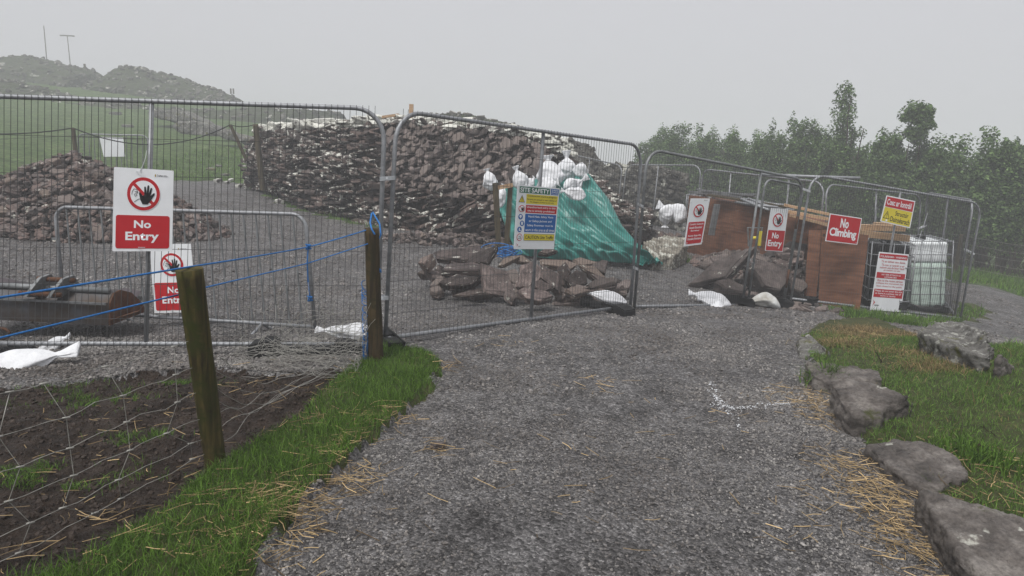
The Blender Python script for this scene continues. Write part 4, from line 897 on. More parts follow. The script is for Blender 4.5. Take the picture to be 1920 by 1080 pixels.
c = P(1245,415,16.0); heap('far_rubble', 'low bank of slates beyond the white bag inside the site', c.x-.3, c.y+1.0, 1.9, .6, .28, 420, 14, .14, .4, 35, 'stones in the low bank beyond the white bag', 'dark slate in the low bank beyond the white bag', 'stone')
c = P(1475,520,12.2); heap('gate_rubble', 'tumbled dark blocks piled behind the gate', c.x+.1, c.y+.3, 1.15, .75, .62, 420, 12, .14, .36, 36, 'stones tumbled behind the gate', 'dark block tumbled behind the gate', 'stone')
gG = 'large slabs behind the gate'
for px, py, Y, L_, W_, T_, nn, an, lab in (
 (1345,512,11.6,1.25,.42,.20,(-.45,-.75,.75),33,'long reddish slab sloping up to the right behind the gate panel'),
 (1437,522,11.7,.95,.62,.42,(.05,-.9,.45),-6,'big square dark block with white lichen spots behind the gate'),
 (1405,497,12.0,.60,.35,.13,(.2,-.5,1),-14,'flat dark slab on top of the blocks behind the gate'),
 (1425,487,12.4,.62,.3,.06,(.3,-.3,1),-22,'thin reddish slab roofing the stones behind the gate'),
 (1368,545,11.3,.55,.35,.22,(0,-.5,1),5,'low dark stone beneath the long sloping slab'),
 (1470,495,12.4,.5,.34,.12,(0,-.4,1),-3,'flat grey slab left of the plywood sheet'),
 (1485,540,11.8,.55,.35,.3,(.1,-.8,.6),-8,'dark block against the left edge of the plywood sheet'),
 (1490,470,13.0,.5,.3,.16,(.2,-.6,.8),15,'reddish block above the flat grey slab'),
 (1375,560,11.0,.3,.2,.08,(0,-.3,1),5,'small flat stone beside the gate hinge post'),
 (1410,555,11.2,.3,.2,.1,(0,-.3,1),-8,'small brown stone in front of the big square block')):
    a = math.radians(an); onestone('stone_slab', P(px,py,Y), (math.cos(a), .1, math.sin(a)), nn, (L_*1.1, W_*1.1, T_*1.25), lab, 'stone slab', gG, 'rubble')
rr = random.Random(17)
for i in range(12):
    px = 1480+rr.random()*110; p = Gp(px, 571+rr.random()*12+(px-1480)*.06); onestone('stone', p+Vector((0,0,.02)), (1,rr.uniform(-.5,.5),0), (rr.gauss(0,.2),-.2,1), (rr.uniform(.12,.28), .14, .06), 'small reddish stone lying along the foot of the plywood sheet', 'stone', 'small stones along the plywood sheet', 'rubble', rr)
# ================================================================ green tarpaulin over the slumped wall
def coons(L_, R_, B_, T_, nu, nv):
    """L,R bottom->top ; B,T left->right (lists of world points)"""
    L_, R_ = polyline(L_, nv), polyline(R_, nv); B_, T_ = polyline(B_, nu), polyline(T_, nu); g = []
    for j in range(nv):
        v = j/(nv-1)
        for i in range(nu):
            u = i/(nu-1); p = L_[j]*(1-u)+R_[j]*u+B_[i]*(1-v)+T_[i]*v-(L_[0]*(1-u)*(1-v)+R_[0]*u*(1-v)+L_[-1]*(1-u)*v+R_[-1]*u*v); g.append(p)
    return g
nu, nv = 150, 110
Bt = [P(968,478,12.7), P(1010,486,12.6), P(1060,490,12.5), P(1140,494,12.7), P(1190,499,12.8), P(1243,495,13.0)]
Tt = [P(922,352,14.0), P(960,350,14.0), P(1000,338,14.2), P(1040,335,14.3), P(1075,330,14.4), P(1100,328,14.5)]
Lt = [P(968,478,12.7), P(952,440,13.0), P(938,400,13.4), P(922,352,14.0)]
Rt = [P(1243,495,13.0), P(1205,470,13.1), P(1165,425,13.4), P(1140,375,13.9), P(1100,328,14.5)]
g = coons(Lt, Rt, Bt, Tt, nu, nv); nrm = Vector((.05,-.85,.5)).normalized()
vs = []
for j in range(nv):
    for i in range(nu):
        u, v = i/(nu-1), j/(nv-1); p = g[j*nu+i].copy(); e = min(1, min(u, 1-u)*12+.15)*min(1, min(v, 1-v)*10+.25)
        s = u*4.2+v*1.4                                  # long folds fan down to the right
        d = (1-abs(noise.noise(Vector((s*1.5, v*.7, 1)))*2))*.22
        d += (1-abs(noise.noise(Vector((s*4.2+v*.8, v*1.6, 4)))*2))*.035 + (1-abs(noise.noise(Vector((s*8+v*5, v*4, 9)))*2))*.012
        d += noise.noise(Vector((u*3, v*3, 7)))*.16 + noise.noise(Vector((u*8, v*7, 2)))*.05
        low = max(0, 1-v/.38); d += low*abs(noise.noise(Vector((u*11+v*6, v*9, 12))))*.22
        d += max(0,1-v/.1)*math.sin(u*46)*.02
        p += nrm*(d*e+.03); gz = g1(p.x,p.y)+.015
        if p.z < gz: p.z = gz+.01*abs(math.sin(u*40))
        vs.append(p)
fs = [(j*nu+i, j*nu+i+1, (j+1)*nu+i+1, (j+1)*nu+i) for j in range(nv-1) for i in range(nu-1)]
me = bpy.data.meshes.new('t'); me.from_pydata([tuple(p) for p in vs], [], fs); me = evalmods(me, [('SOLIDIFY', dict(thickness=.006))])
tarp = thing('tarpaulin', 'green tarpaulin draped over the slumped wall and weighed down with sandbags', 'tarpaulin', P(1080,490,11.7))
link('sheet', me, M['tarp'], tarp, smooth=True)
hp = [Gp(1128,494), Gp(1150,491), Gp(1180,497), Gp(1215,498), Gp(1240,494), Gp(1254,498)]
hp = [Vector((p.x,p.y,h1(p.x,p.y)+.03)) for p in polyline(hp, 30)]
MB().tube([p+Vector((0,0,.012*math.sin(i*1.9))) for i,p in enumerate(hp)], [.028+.012*math.sin(i*1.3) for i in range(30)], 8).build('pale_hem', M['hem'], tarp, smooth=True)
# rumpled tail at the right
nu2 = 46; vs = []
for j in range(30):
    for i in range(nu2):
        u, v = i/(nu2-1), j/29; p = P(1190+52*u, 497-34*v*(1-.35*u), 12.7+1.0*v+.2*u)
        p += Vector((0,-.5,.8))*(abs(noise.noise(Vector((u*4+v, v*3, 22))))*.28+noise.noise(Vector((u*9, v*8, 2)))*.05)*min(1,u*6+.2)*min(1,(1-u)*6)
        p.z = max(p.z, g1(p.x,p.y)+.02); vs.append(p)
fs = [(j*nu2+i, j*nu2+i+1, (j+1)*nu2+i+1, (j+1)*nu2+i) for j in range(29) for i in range(nu2-1)]
me = bpy.data.meshes.new('t'); me.from_pydata([tuple(p) for p in vs], [], fs); link('rumpled_tail', me, M['tarp'], tarp, smooth=True)
# ================================================================ sandbags
def sandbag(a, b, wd, th, label, seed, neck=1, neck2=0, up=None, mat='bag', tuft=.16, name='sandbag', droop=0, cat='sandbag'):
    """filled sack swept from a (butt) to b (tied mouth)"""
    a, b = Vector(a), Vector(b); t = (b-a); L = t.length; t.normalize(); up = Vector(up or (0,-.4,1)); x = t.cross(up).normalized(); up = x.cross(t).normalized()
    NS, NR = 44, 36; V = []; F = []
    for i in range(NS):
        s = i/(NS-1)
        if neck: 
            e = 1-tuft
            if s < e: q = s/e; prof = (math.sin(min(1, q*2.6+.03)*math.pi/2))**.75*(1-.12*q) if q < .5 else .94*max(.17, 1-(q-.5)/.5*.95+.22*math.sin((q-.5)*6.28))
            else: q = (s-e)/tuft; prof = .17+.30*q
        else: prof = max(.02, (1-abs(2*s-1)**3.0))**.5
        if neck2 and s < .12: prof = .16+.4*(1-s/.12) if s < .08 else prof*.6
        c = a+t*(L*s)-Vector((0,0,1))*droop*(4*(s-.5)**2)
        for k in range(NR):
            an = 2*math.pi*k/NR; ca, sa = math.cos(an), math.sin(an)
            ex = math.copysign(abs(ca)**.8, ca); ey = math.copysign(abs(sa)**.8, sa)
            w_ = prof*wd/2; h_ = prof*th/2*(1 if s < 1-tuft or not neck else .5)
            wr = 1+.42*noise.noise(Vector((s*2.6+seed*3, ca*1.1, sa*1.1)))
            near = max(0, 1-abs(s-(1-tuft))/.28) if neck else 0
            wr += near*.16*math.sin(an*7+seed)+(.11*noise.noise(Vector((s*7, ca*2.4, sa*2.4+seed))))+.035*math.sin(s*24+noise.noise(Vector((s*3,an,seed)))*6)*abs(sa)
            V.append(c+x*ex*w_*wr+up*ey*h_*wr)
    for i in range(NS-1):
        for k in range(NR): F.append((i*NR+k, i*NR+(k+1)%NR, (i+1)*NR+(k+1)%NR, (i+1)*NR+k))
    F.append(tuple(range(NR))); F.append(tuple((NS-1)*NR+k for k in range(NR))[::-1])
    me = bpy.data.meshes.new('b'); me.from_pydata([tuple(p) for p in V], [], F)
    bm = bmesh.new(); bm.from_mesh(me); bmesh.ops.recalc_face_normals(bm, faces=bm.faces); bm.to_mesh(me); bm.free()
    return tag(link(name, me, M[mat], None, smooth=True), label, cat, gBag)
gBag = 'white woven sandbags'
def bagpx(pa, pb, Y, wpx, label, seed, th=.66, Yb=None, **kw):
    a, b = P(*pa, Y), P(*pb, Yb or Y); m_ = (a+b)/2; k_ = 1.38 if Y > 12.4 else 1.08; a, b = m_+(a-m_)*k_, m_+(b-m_)*k_; wpx = wpx*(1.2 if Y > 12.4 else 1); wd = wpx*Y/1280; return sandbag(a, b, wd, wd*th, label, seed, **kw)
bagpx((922,352),(914,322),13.5,24,'upright sandbag with pointed top left of the wooden stakes',1, up=(0,-1,.1), tuft=.1)
bagpx((934,385),(944,352),12.9,19,'small sandbag drooping behind the wooden stakes',2, up=(0,-1,.1), tuft=.1)
bagpx((980,352),(968,318),13.3,24,'upright sandbag above the left edge of the safety board',3, up=(0,-1,.1), tuft=.16)
bagpx((984,354),(1000,336),13.4,20,'small sandbag slumped against the upright one above the safety board',4, up=(0,-1,.1), tuft=.1)
bagpx((1032,348),(1028,300),13.5,42,'largest upright sandbag behind the mid post with a pointed top',5, up=(0,-1,.1), tuft=.12)
bagpx((1012,352),(1042,343),13.2,28,'plump sandbag lying at the foot of the largest upright one',6, up=(0,-1,.2), tuft=.1)
bagpx((1066,332),(1062,290),13.9,30,'highest sandbag at the top of the tarpaulin, tied to a point',7, up=(0,-1,.1), tuft=.22)
bagpx((1098,322),(1074,318),13.8,24,'round sandbag at the top right corner of the tarpaulin',8, up=(0,-1,.1), tuft=.12)
bagpx((1072,352),(1098,334),13.2,22,'sandbag with flared mouth below the round one on the tarpaulin',9, up=(0,-1,.1), tuft=.3)
bagpx((1064,340),(1078,356),13.1,22,'narrow sandbag hanging down the tarpaulin below the highest one',19, up=(0,-1,.1), tuft=.15)
bagpx((1092,366),(1058,358),12.8,21,'lowest sandbag on the tarpaulin, lying on its side',10, up=(0,-1,.2), tuft=.12)
bagpx((1280,404),(1240,386),15.4,30,'large white bag slumped over the far slates inside the site',11, up=(0,-1,.4), tuft=.2)
bagpx((1250,390),(1247,421),15.2,24,'white bag hanging down in folds beside the far slates',20, up=(0,-1,.2), tuft=.1)
bagpx((1172,566),(1092,546),8.5,30,'sandbag with frilled mouth lying behind the joint of the two nearest panels',12, up=(0,-.6,1), tuft=.2, th=.6)
bagpx((1368,572),(1294,549),10.0,36,'sandbag humped over the bottom rail of the gate panel',13, up=(0,-.7,1), tuft=.12, th=.6)
bagpx((1358,580),(1310,560),9.8,26,'sandbag lying in front of the rail below the humped one',21, up=(0,-.4,1), tuft=.12, th=.6)
bagpx((1462,563),(1398,560),10.2,27,'arched sandbag over the rail of the gate leaf',14, up=(0,-.5,1), tuft=.12, th=.9, droop=.10, mat='bagdirty')
bagpx((-60,712),(140,656),5.15,78,'large sandbag in front of the bottom rail at the left edge',15, up=(0,-.6,1), tuft=.18, th=.6, mat='bag', Yb=5.3)
bagpx((70,662),(128,630),5.75,34,'sandbag behind the bottom rail at the left edge',16, up=(0,-.6,1), tuft=.12, th=.6)
bagpx((700,622),(596,618),5.95,38,'sandbag lying across the long rubber foot behind the tangled netting',17, up=(0,-.6,1), tuft=.12, th=.6)
bagpx((1722,600),(1654,598),11.6,26,'soiled sandbag in front of the closure notice',18, up=(0,-.5,1), tuft=.08, th=.7, mat='bagdirty')
# ================================================================ foreground posts, netting and ropes
def logpost(base, top_, r0, r1, name, label, mat, group=None, n=22):
    base, top_ = Vector(base), Vector(top_); pts = [base.lerp(top_, i/16) for i in range(17)]; mb = MB(); b = 0; V = []
    d = (top_-base).normalized(); x = d.cross(Vector((0,1,0))).normalized(); y = x.cross(d)
    me_v, me_f = [], []
    for i in range(25):
        t = i/24; c = base.lerp(top_, t); r_ = r0+(r1-r0)*t
        for k in range(n):
            a = 6.283*k/n; q = r_*(1+.05*noise.noise(Vector((math.cos(a)*1.5, math.sin(a)*1.5, t*5+r0*90)))+.025*noise.noise(Vector((math.cos(a)*6, math.sin(a)*6, t*3))))
            me_v.append(c+x*math.cos(a)*q+y*math.sin(a)*q)
    for i in range(24):
        for k in range(n): me_f.append((i*n+k, i*n+(k+1)%n, (i+1)*n+(k+1)%n, (i+1)*n+k))
    me_v.append(top_+d*.006); me_f += [(24*n+k, 24*n+(k+1)%n, 25*n) for k in range(n)]
    me = bpy.data.meshes.new('p'); me.from_pydata([tuple(v) for v in me_v], [], me_f)
    bm = bmesh.new(); bm.from_mesh(me); bmesh.ops.recalc_face_normals(bm, faces=bm.faces); bm.to_mesh(me); bm.free(); me.polygons.foreach_set('use_smooth', [len(p.vertices) == 4 for p in me.polygons])
    return tag(link(name, me, M[mat], None), label, 'post', group)
pb1, pt1 = P(408,884,3.42), P(355,504,3.32); pb2, pt2 = P(706,682,5.22), P(697,428,5.2)
logpost(pb1-Vector((0,0,.06)), pt1, .053, .063, 'fence_post', 'mossy round wooden post leaning left in the foreground', 'post', 'round wooden fence posts')
logpost(pb2-Vector((0,0,.06)), pt2, .060, .053, 'fence_post', 'brown round wooden post standing at the joint of the two left panels', 'post2', 'round wooden fence posts')
p0b, p0t = Vector((-2.02,1.55,0)), Vector((-2.05,1.5,1.05))
netw = thing('sheep_netting', 'sagging rusty sheep netting strung from the mossy post along the mud', 'wire netting', pb1)
rr = random.Random(3); zl1 = [.66,.52,.38,.24,.12,.03]; zl0 = [.82,.62,.47,.34,.2,.08]; rows = []
for q, (za, zb) in enumerate(zip(zl1, zl0)):
    pts = []
    for i in range(33):
        s = i/32*1.15; p = pb1.lerp(p0b, s); z = za+(zb-za)*min(s,1)-.09*math.sin(min(s,1)*math.pi)*(1-q*.12)
        out = .10*math.sin(s*math.pi)*(1-q*.1)
        p = Vector((p.x-.02-out+.012*noise.noise(Vector((s*9,q,1))), p.y, max(.015, z+.018*noise.noise(Vector((s*11,q*3,2)))+.004*math.sin(s*120)))); pts.append(p)
    rows.append(pts)
mb = MB()
for pts in rows: mb.tube(pts, .0017, 5)
mb.build('line_wire', M['netwire'], netw, smooth=True)
mb = MB()
for i in range(3, 33, 4):
    pts = [rows[q][min(32, max(0, i+rr.choice((-1,0,0,1))))] for q in range(6)]; mb.tube(pts, .0016, 5)
    for p in pts: mb.tube([p-Vector((.01,.01,0)), p+Vector((.01,.01,0))], .0045, 5)
mb.build('stay_wire', M['netwire'], netw, smooth=True)
tang = thing('netting_tangle', 'crumpled tangle of old wire netting on the ground before the rear post', 'wire netting', P(600,690,5.1))
mb = MB(); rr = random.Random(12)
for q in range(7):                                        # lines running from front post to the tangle
    z0 = .55-.08*q; a = Vector((pb1.x, pb1.y, max(.02,z0))); e = pb2+Vector((-.1,0,.30-.045*q)); pts = []
    for i in range(25):
        s = i/24; p = a.lerp(e, s); sag = math.sin(s*math.pi)*(.30 if q < 4 else .1); p.z = max(.02, p.z-sag+noise.noise(Vector((s*7,q*5,3)))*.05); p.x -= math.sin(s*math.pi)*.16+noise.noise(Vector((s*5,q*2,8)))*.07; pts.append(p)
    mb.tube(pts, .0017, 5)
mb.build('line_wire', M['netwire'], tang, smooth=True); mb = MB()
for q in range(95):
    cx0 = rr.uniform(-2.15,-1.12); cy0 = rr.uniform(4.75,5.35); z0 = rr.uniform(.02,.34)*(.5+.5*(cx0+2.2)); p = Vector((cx0,cy0,z0)); a = rr.uniform(-.7,.9); pts = [p.copy()]
    for i in range(14):
        a += rr.gauss(0,.28); p = p+Vector((math.cos(a)*.055, rr.gauss(0,.022), math.sin(a)*.030)); p.z = min(.50,max(.012,p.z)); p.x = min(p.x,-1.12); pts.append(p.copy())
    mb.tube(pts, rr.uniform(.0013,.0021), 4)
for q in range(34):
    p = Vector((rr.uniform(-2.2,-1.2), rr.uniform(4.9,5.45), .02)); pts = [p.copy()]; lean = rr.uniform(-.3,.5); hh = rr.uniform(.25,.75)*(1 if rr.random() < .5 else .6)
    for i in range(9): p = p+Vector((lean*.06+rr.gauss(0,.012), rr.gauss(0,.008), hh/9)); pts.append(p.copy())
    mb.tube(pts, .0014, 4)
mb.build('tangled_wire', M['netwire'], tang, smooth=True)
def rope(pts, r, label, sub=6, name='rope', mat='rope', cat='rope', sag=0, n=7, group=None):
    pts = [Vector(p) for p in pts]; out = []
    for a, b in zip(pts[:-1], pts[1:]):
        for i in range(sub): s = i/sub; p = a.lerp(b, s); p.z -= sag*4*s*(1-s); out.append(p)
    out.append(pts[-1]); return tag(MB().tube(out, r, n).build(name, M[mat], smooth=True), label, cat, group)
bt = pt1+Vector((0,-.03,.012)); bk = pt2+Vector((0,-.02,.0)); kn = P(578,463,5.0)
rope([p0t+Vector((-.25,-.5,0)), bt, kn, bk], .0048, 'upper blue rope running over the mossy post to the rear post', 14, group='blue ropes between the posts', sag=.004)
kl = P(576,494,5.0)
lo1 = P(342,551,3.36); lo2 = P(372,542,3.36)
rope([Vector((-2.25,1.0,.87)), lo1], .0042, 'lower blue rope left of the mossy post', 20, group='blue ropes between the posts')
rope([lo2, kl, P(690,457,5.15)], .0042, 'lower blue rope between the mossy post and the rear post', 14, group='blue ropes between the posts')
rope([kn+Vector((.0,0,0)), kl, P(578,530,5.02), P(581,556,5.03)], .005, 'short blue rope dropping from the knot to a second knot', 6, sag=0)
def knot(c, s, label):
    rr = random.Random(int(c.x*1000)); pts = [Vector(c)+Vector((math.sin(i*1.9)*s, math.cos(i*1.3)*s*.6, math.sin(i*1.1+1)*s)) for i in range(16)]; tag(MB().tube(pts, .0062, 6).build('rope_knot', M['rope'], smooth=True), label, 'knot', 'blue rope knots')
knot(kn, .018, 'upper blue knot where the rope is tied to the short drop'); knot(P(581,560,5.03), .018, 'lower blue knot at the end of the short drop')
rope([P(697,400,5.3), P(694,418,5.22), P(697,430,5.15), P(703,440,5.15)], .007, 'blue rope loop standing above the rear post', 5)
rope([P(699,398,5.45), P(712,420,5.3), P(714,440,5.25), P(708,452,5.2), P(706,480,5.2), P(712,508,5.2)], .0065, 'blue rope end curling down beside the rear post', 6)
knot(P(712,508,5.2), .010, 'small blue knot at the end of the curling rope')
mb = MB(); rr = random.Random(8)
for q in range(26):
    z = rr.uniform(.08,.62); p = Vector(pb2)+Vector((-.085, -.01, z)); pts = []; a = rr.random()*6
    for i in range(12): a += .7; pts.append(p+Vector((math.cos(a)*.035*(.4+z), math.sin(a*1.3)*.03, .05*math.sin(a*.7)-i*.006)))
    mb.tube(pts, .0028, 4)
tag(mb.build('blue_twine_clump', M['rope'], smooth=True), 'matted clump of blue baler twine hanging on the left side of the rear post', 'twine')
mb = MB(); c = P(944,470,10.1); rr = random.Random(2)
for q in range(9):
    pts = []; rx, rz = rr.uniform(.1,.26), rr.uniform(.03,.09); cc = c+Vector((rr.uniform(-.1,.14),rr.uniform(-.1,.1),rr.uniform(-.04,.03)))
    for i in range(18): a = i/17*6.283*rr.uniform(.9,1.0); pts.append(cc+Vector((math.cos(a)*rx, math.sin(a)*.12, math.sin(a+q)*rz)))
    mb.tube(pts, .008, 6)
tag(mb.build('rope_coil', M['rope'], smooth=True), 'loose coil of blue rope lying behind the slab pile', 'rope')
# ================================================================ digger bucket and plastic behind the left panel
bk_ = thing('digger_bucket', 'rusty grey digger bucket lying face down behind the left panel', 'digger bucket', P(100,645,6.3))
xl, xr = -5.2, P(212,640,6.2).x; y0 = 6.15; zz = .0
prof = [(0,0,-.05),(0,.02,.16),(0,.09,.24),(0,.2,.25),(0,.38,.19),(0,.56,.05),(0,.62,-.05)]
def pr(x, i, o=0): q = prof[i]; return Vector((x, y0+q[1]-o, zz+q[2]))
mb = MB()
V = [];
for i in range(len(prof)-1):
    a, b = pr(xl,i), pr(xl,i+1); c_, d_ = pr(xr,i+1), pr(xr,i); nn = (b-a).cross(d_-a).normalized()*.012; mb.poly([a,b,c_,d_], nn)
mb.build('shell', M['galvdull'] if False else simple('scuffed_grey_bucket_steel', (.07,.072,.078), .5, .5, .3, 5, .3, 30, .002, (.05,.035,.025)), bk_)
MB().poly([pr(xr+.012,i) for i in range(len(prof))]+[], (-.022,0,0)).build('side_plate', M['rusty'], bk_)
MB().poly([Vector((xr+.01,y0-.02,.0+zz)),Vector((xr+.17,y0+.20,.05+zz)),Vector((xr+.19,y0+.24,.09+zz)),Vector((xr+.12,y0+.35,.0+zz))], (-.02,.05,0)).build('side_cutter', M['rusty'], bk_)
MB().tube([pr(xl,2)+Vector((0,.0,.02)), pr(xr-.03,2)+Vector((0,0,.02))], .028, 10).build('lip_tube', M['galvdull'], bk_, smooth=True)
MB().box(Vector(((xl+xr)/2,y0-.012,.155)), ((xr-xl)/2-.01,0,0), (0,.008,0), (0,0,.010)).build('stiffener', M['galvdull'], bk_)
for ex in (P(70,600,6.2).x, P(112,600,6.2).x):
    MB().poly([Vector((ex,y0+.02,.18+zz)),Vector((ex-.02,y0-.08,.20+zz)),Vector((ex+.02,y0-.06,.27+zz)),Vector((ex+.07,y0+.0,.37+zz)),Vector((ex+.10,y0+.10,.39+zz)),Vector((ex+.10,y0+.22,.23+zz))], (.03,0,0)).build('hitch_ear', M['galvdull'], bk_)
x1_, x2_ = P(62,600,6.2).x, P(122,600,6.2).x
MB().tube([Vector((x1_-.04,y0-.04,.225+zz)), Vector((x2_+.04,y0-.04,.225+zz))], .024, 10).build('hitch_pin', M['rusty'], bk_, smooth=True)
MB().tube([Vector((x1_+.06,y0+.07,.345+zz)), Vector((x2_+.10,y0+.07,.345+zz))], .022, 10).build('hitch_pin', M['rusty'], bk_, smooth=True)
c = P(5,624,6.1); MB().tube([c+Vector((math.cos(a*.5)*.08, -.02, math.sin(a*.5)*.05)) for a in range(13)], .014, 8, closed=False).build('lifting_eye', M['rusty'], bk_, smooth=True)
vs = []; 
for j in range(14):
    for i in range(20): u, v = i/19, j/13; q = Vector((-6.3+1.9*u, 7.0+1.1*v, 0)); q.z = g1(q.x,q.y)+.04+abs(noise.noise(Vector((u*4,v*4,3))))*.16; vs.append(tuple(q))
me = bpy.data.meshes.new('s'); me.from_pydata(vs, [], [(j*20+i,j*20+i+1,(j+1)*20+i+1,(j+1)*20+i) for j in range(13) for i in range(19)])
tag(link('plastic_sheet', me, simple('dull_purple_plastic', (.075,.062,.068), .6, 0, .15, 3), None, smooth=True), 'crumpled dull dark plastic sheet on the gravel behind the digger bucket', 'plastic sheet')
# ================================================================ wooden stakes by the tarpaulin
st_ = thing('wooden_stakes', 'pair of greenish timber stakes joined by a short rail at the ruin foot', 'stakes', P(940,462,12.0))
def plank(a, b, w_, t_, name, mat, parent, side=(0,1,0)):
    a, b = Vector(a), Vector(b); d = (b-a)/2; y = Vector(side); x = d.normalized().cross(y).normalized(); y = x.cross(d.normalized()).normalized(); return MB().box((a+b)/2, d, x*w_/2, y*t_/2).build(name, M[mat], parent)
plank(P(936,466,11.9)-Vector((0,0,.1)), P(929,343,11.9), .10, .09, 'stake', 'postold', st_); plank(P(949,466,12.0)-Vector((0,0,.1)), P(957,350,12.0), .09, .08, 'stake', 'postold', st_)
plank(P(934,352,11.85), P(961,347,11.95), .07, .05, 'top_rail', 'timber', st_)
# ================================================================ plywood hoarding, tanks and planks
def board(pa, pb, pc, pd, name, mat, parent, th=.02):
    pts = [Vector(p) for p in (pa,pb,pc,pd)]; n = (pts[1]-pts[0]).cross(pts[3]-pts[0]).normalized()*th
    if n.dot(Vector((0,1,0))) < 0: n = -n
    return MB().poly(pts, n).build(name, M[mat], parent)
hd = thing('plywood_hoarding', 'long box of weathered plywood boards topped with grey battens', 'hoarding', P(1420,470,13.8))
def gz(p, o=-.05): q = Vector(p); q.z = g1(q.x,q.y)+o; return q
c0 = P(1292,366,16.2); c1 = P(1382,381,14.6); c2 = P(1470,396,13.6); c3 = P(1557,428,12.75)
board(gz(c0), gz(c1), c1, c0, 'plywood_board', 'ply', hd); 
for (a, b) in ((c1,c2),(c2,c3)): board(gz(a+Vector((.004,0,0))), gz(b), b, a+Vector((.004,0,0)), 'plywood_board', 'ply', hd)
bk0, bk3 = c0+Vector((1.2,1.3,.05)), c3+Vector((.8,1.2,.05)); board(c0+Vector((0,0,.003)), c3+Vector((0,0,.003)), bk3, bk0, 'top_board', 'ply', hd, .03)
board(gz(bk0), gz(bk3), bk3, bk0, 'back_board', 'ply', hd)
def strip(a, b, w_, t_, mat, label, group, name='timber_batten', cat='batten'):
    a, b = Vector(a), Vector(b); d = (b-a)/2; y = Vector((-d.y,d.x,0)).normalized(); return tag(MB().box((a+b)/2, d, y*w_/2, Vector((0,0,t_/2))).build(name, M[mat]), label, cat, group)
gBt = 'grey battens stacked on the plywood hoarding'; rr = random.Random(6)
for i in range(11):
    o = rr.uniform(0,.5); a = P(1283+rr.uniform(0,45), 354+rr.uniform(0,9), 16.0+o); b = P(1365+rr.uniform(0,60), 364+rr.uniform(0,10), 14.9+o); strip(a, b, .05, .03, 'galvdull', 'thin grey batten lying along the far end of the hoarding top', gBt)
for i in range(16):
    o = rr.uniform(0,.6); a = P(1378+rr.uniform(0,25), 372+rr.uniform(0,12)-o*6, 14.2+o); b = P(1440+rr.uniform(0,50), 386+rr.uniform(0,10)-o*6, 13.4+o); tag(MB().tube([a,(a+b)/2+Vector((0,0,-.01)),b], .024, 8).build('scaffold_tube', M['galv'], smooth=True), 'short galvanised tube in the stack on the hoarding', 'tube', 'galvanised tubes stacked on the hoarding')
strip(P(1330,366,15.2), P(1478,388,13.6), .18, .04, 'postold', 'long grey plank lying across the tube stack', gBt, 'plank', 'plank')
gT = 'fresh sawn timbers on the tanks and hoarding'
for a, b, l in (((1470,384,13.2),(1556,402,12.9),'upper pale orange plank on the right end of the hoarding'),((1476,396,13.0),(1560,412,12.6),'second pale orange plank on the right end of the hoarding'),((1480,403,12.8),(1562,424,12.5),'lowest pale orange plank on the right end of the hoarding')):
    strip(P(*a), P(*b), .22, .045, 'timber', l, gT, 'plank', 'plank')
for a, b, w_, t_, l in (((1612,426,12.0),(1692,428,12.3),.16,.10,'thick pale timber lying over the black tank'),((1616,438,11.9),(1702,447,11.9),.14,.11,'lower pale timber with a square cut end over the black tank'),((1640,420,12.4),(1690,421,12.4),.14,.06,'short pale timber on top of the others')):
    strip(P(*a), P(*b), w_, t_, 'timber', l, gT, 'timber', 'timber')
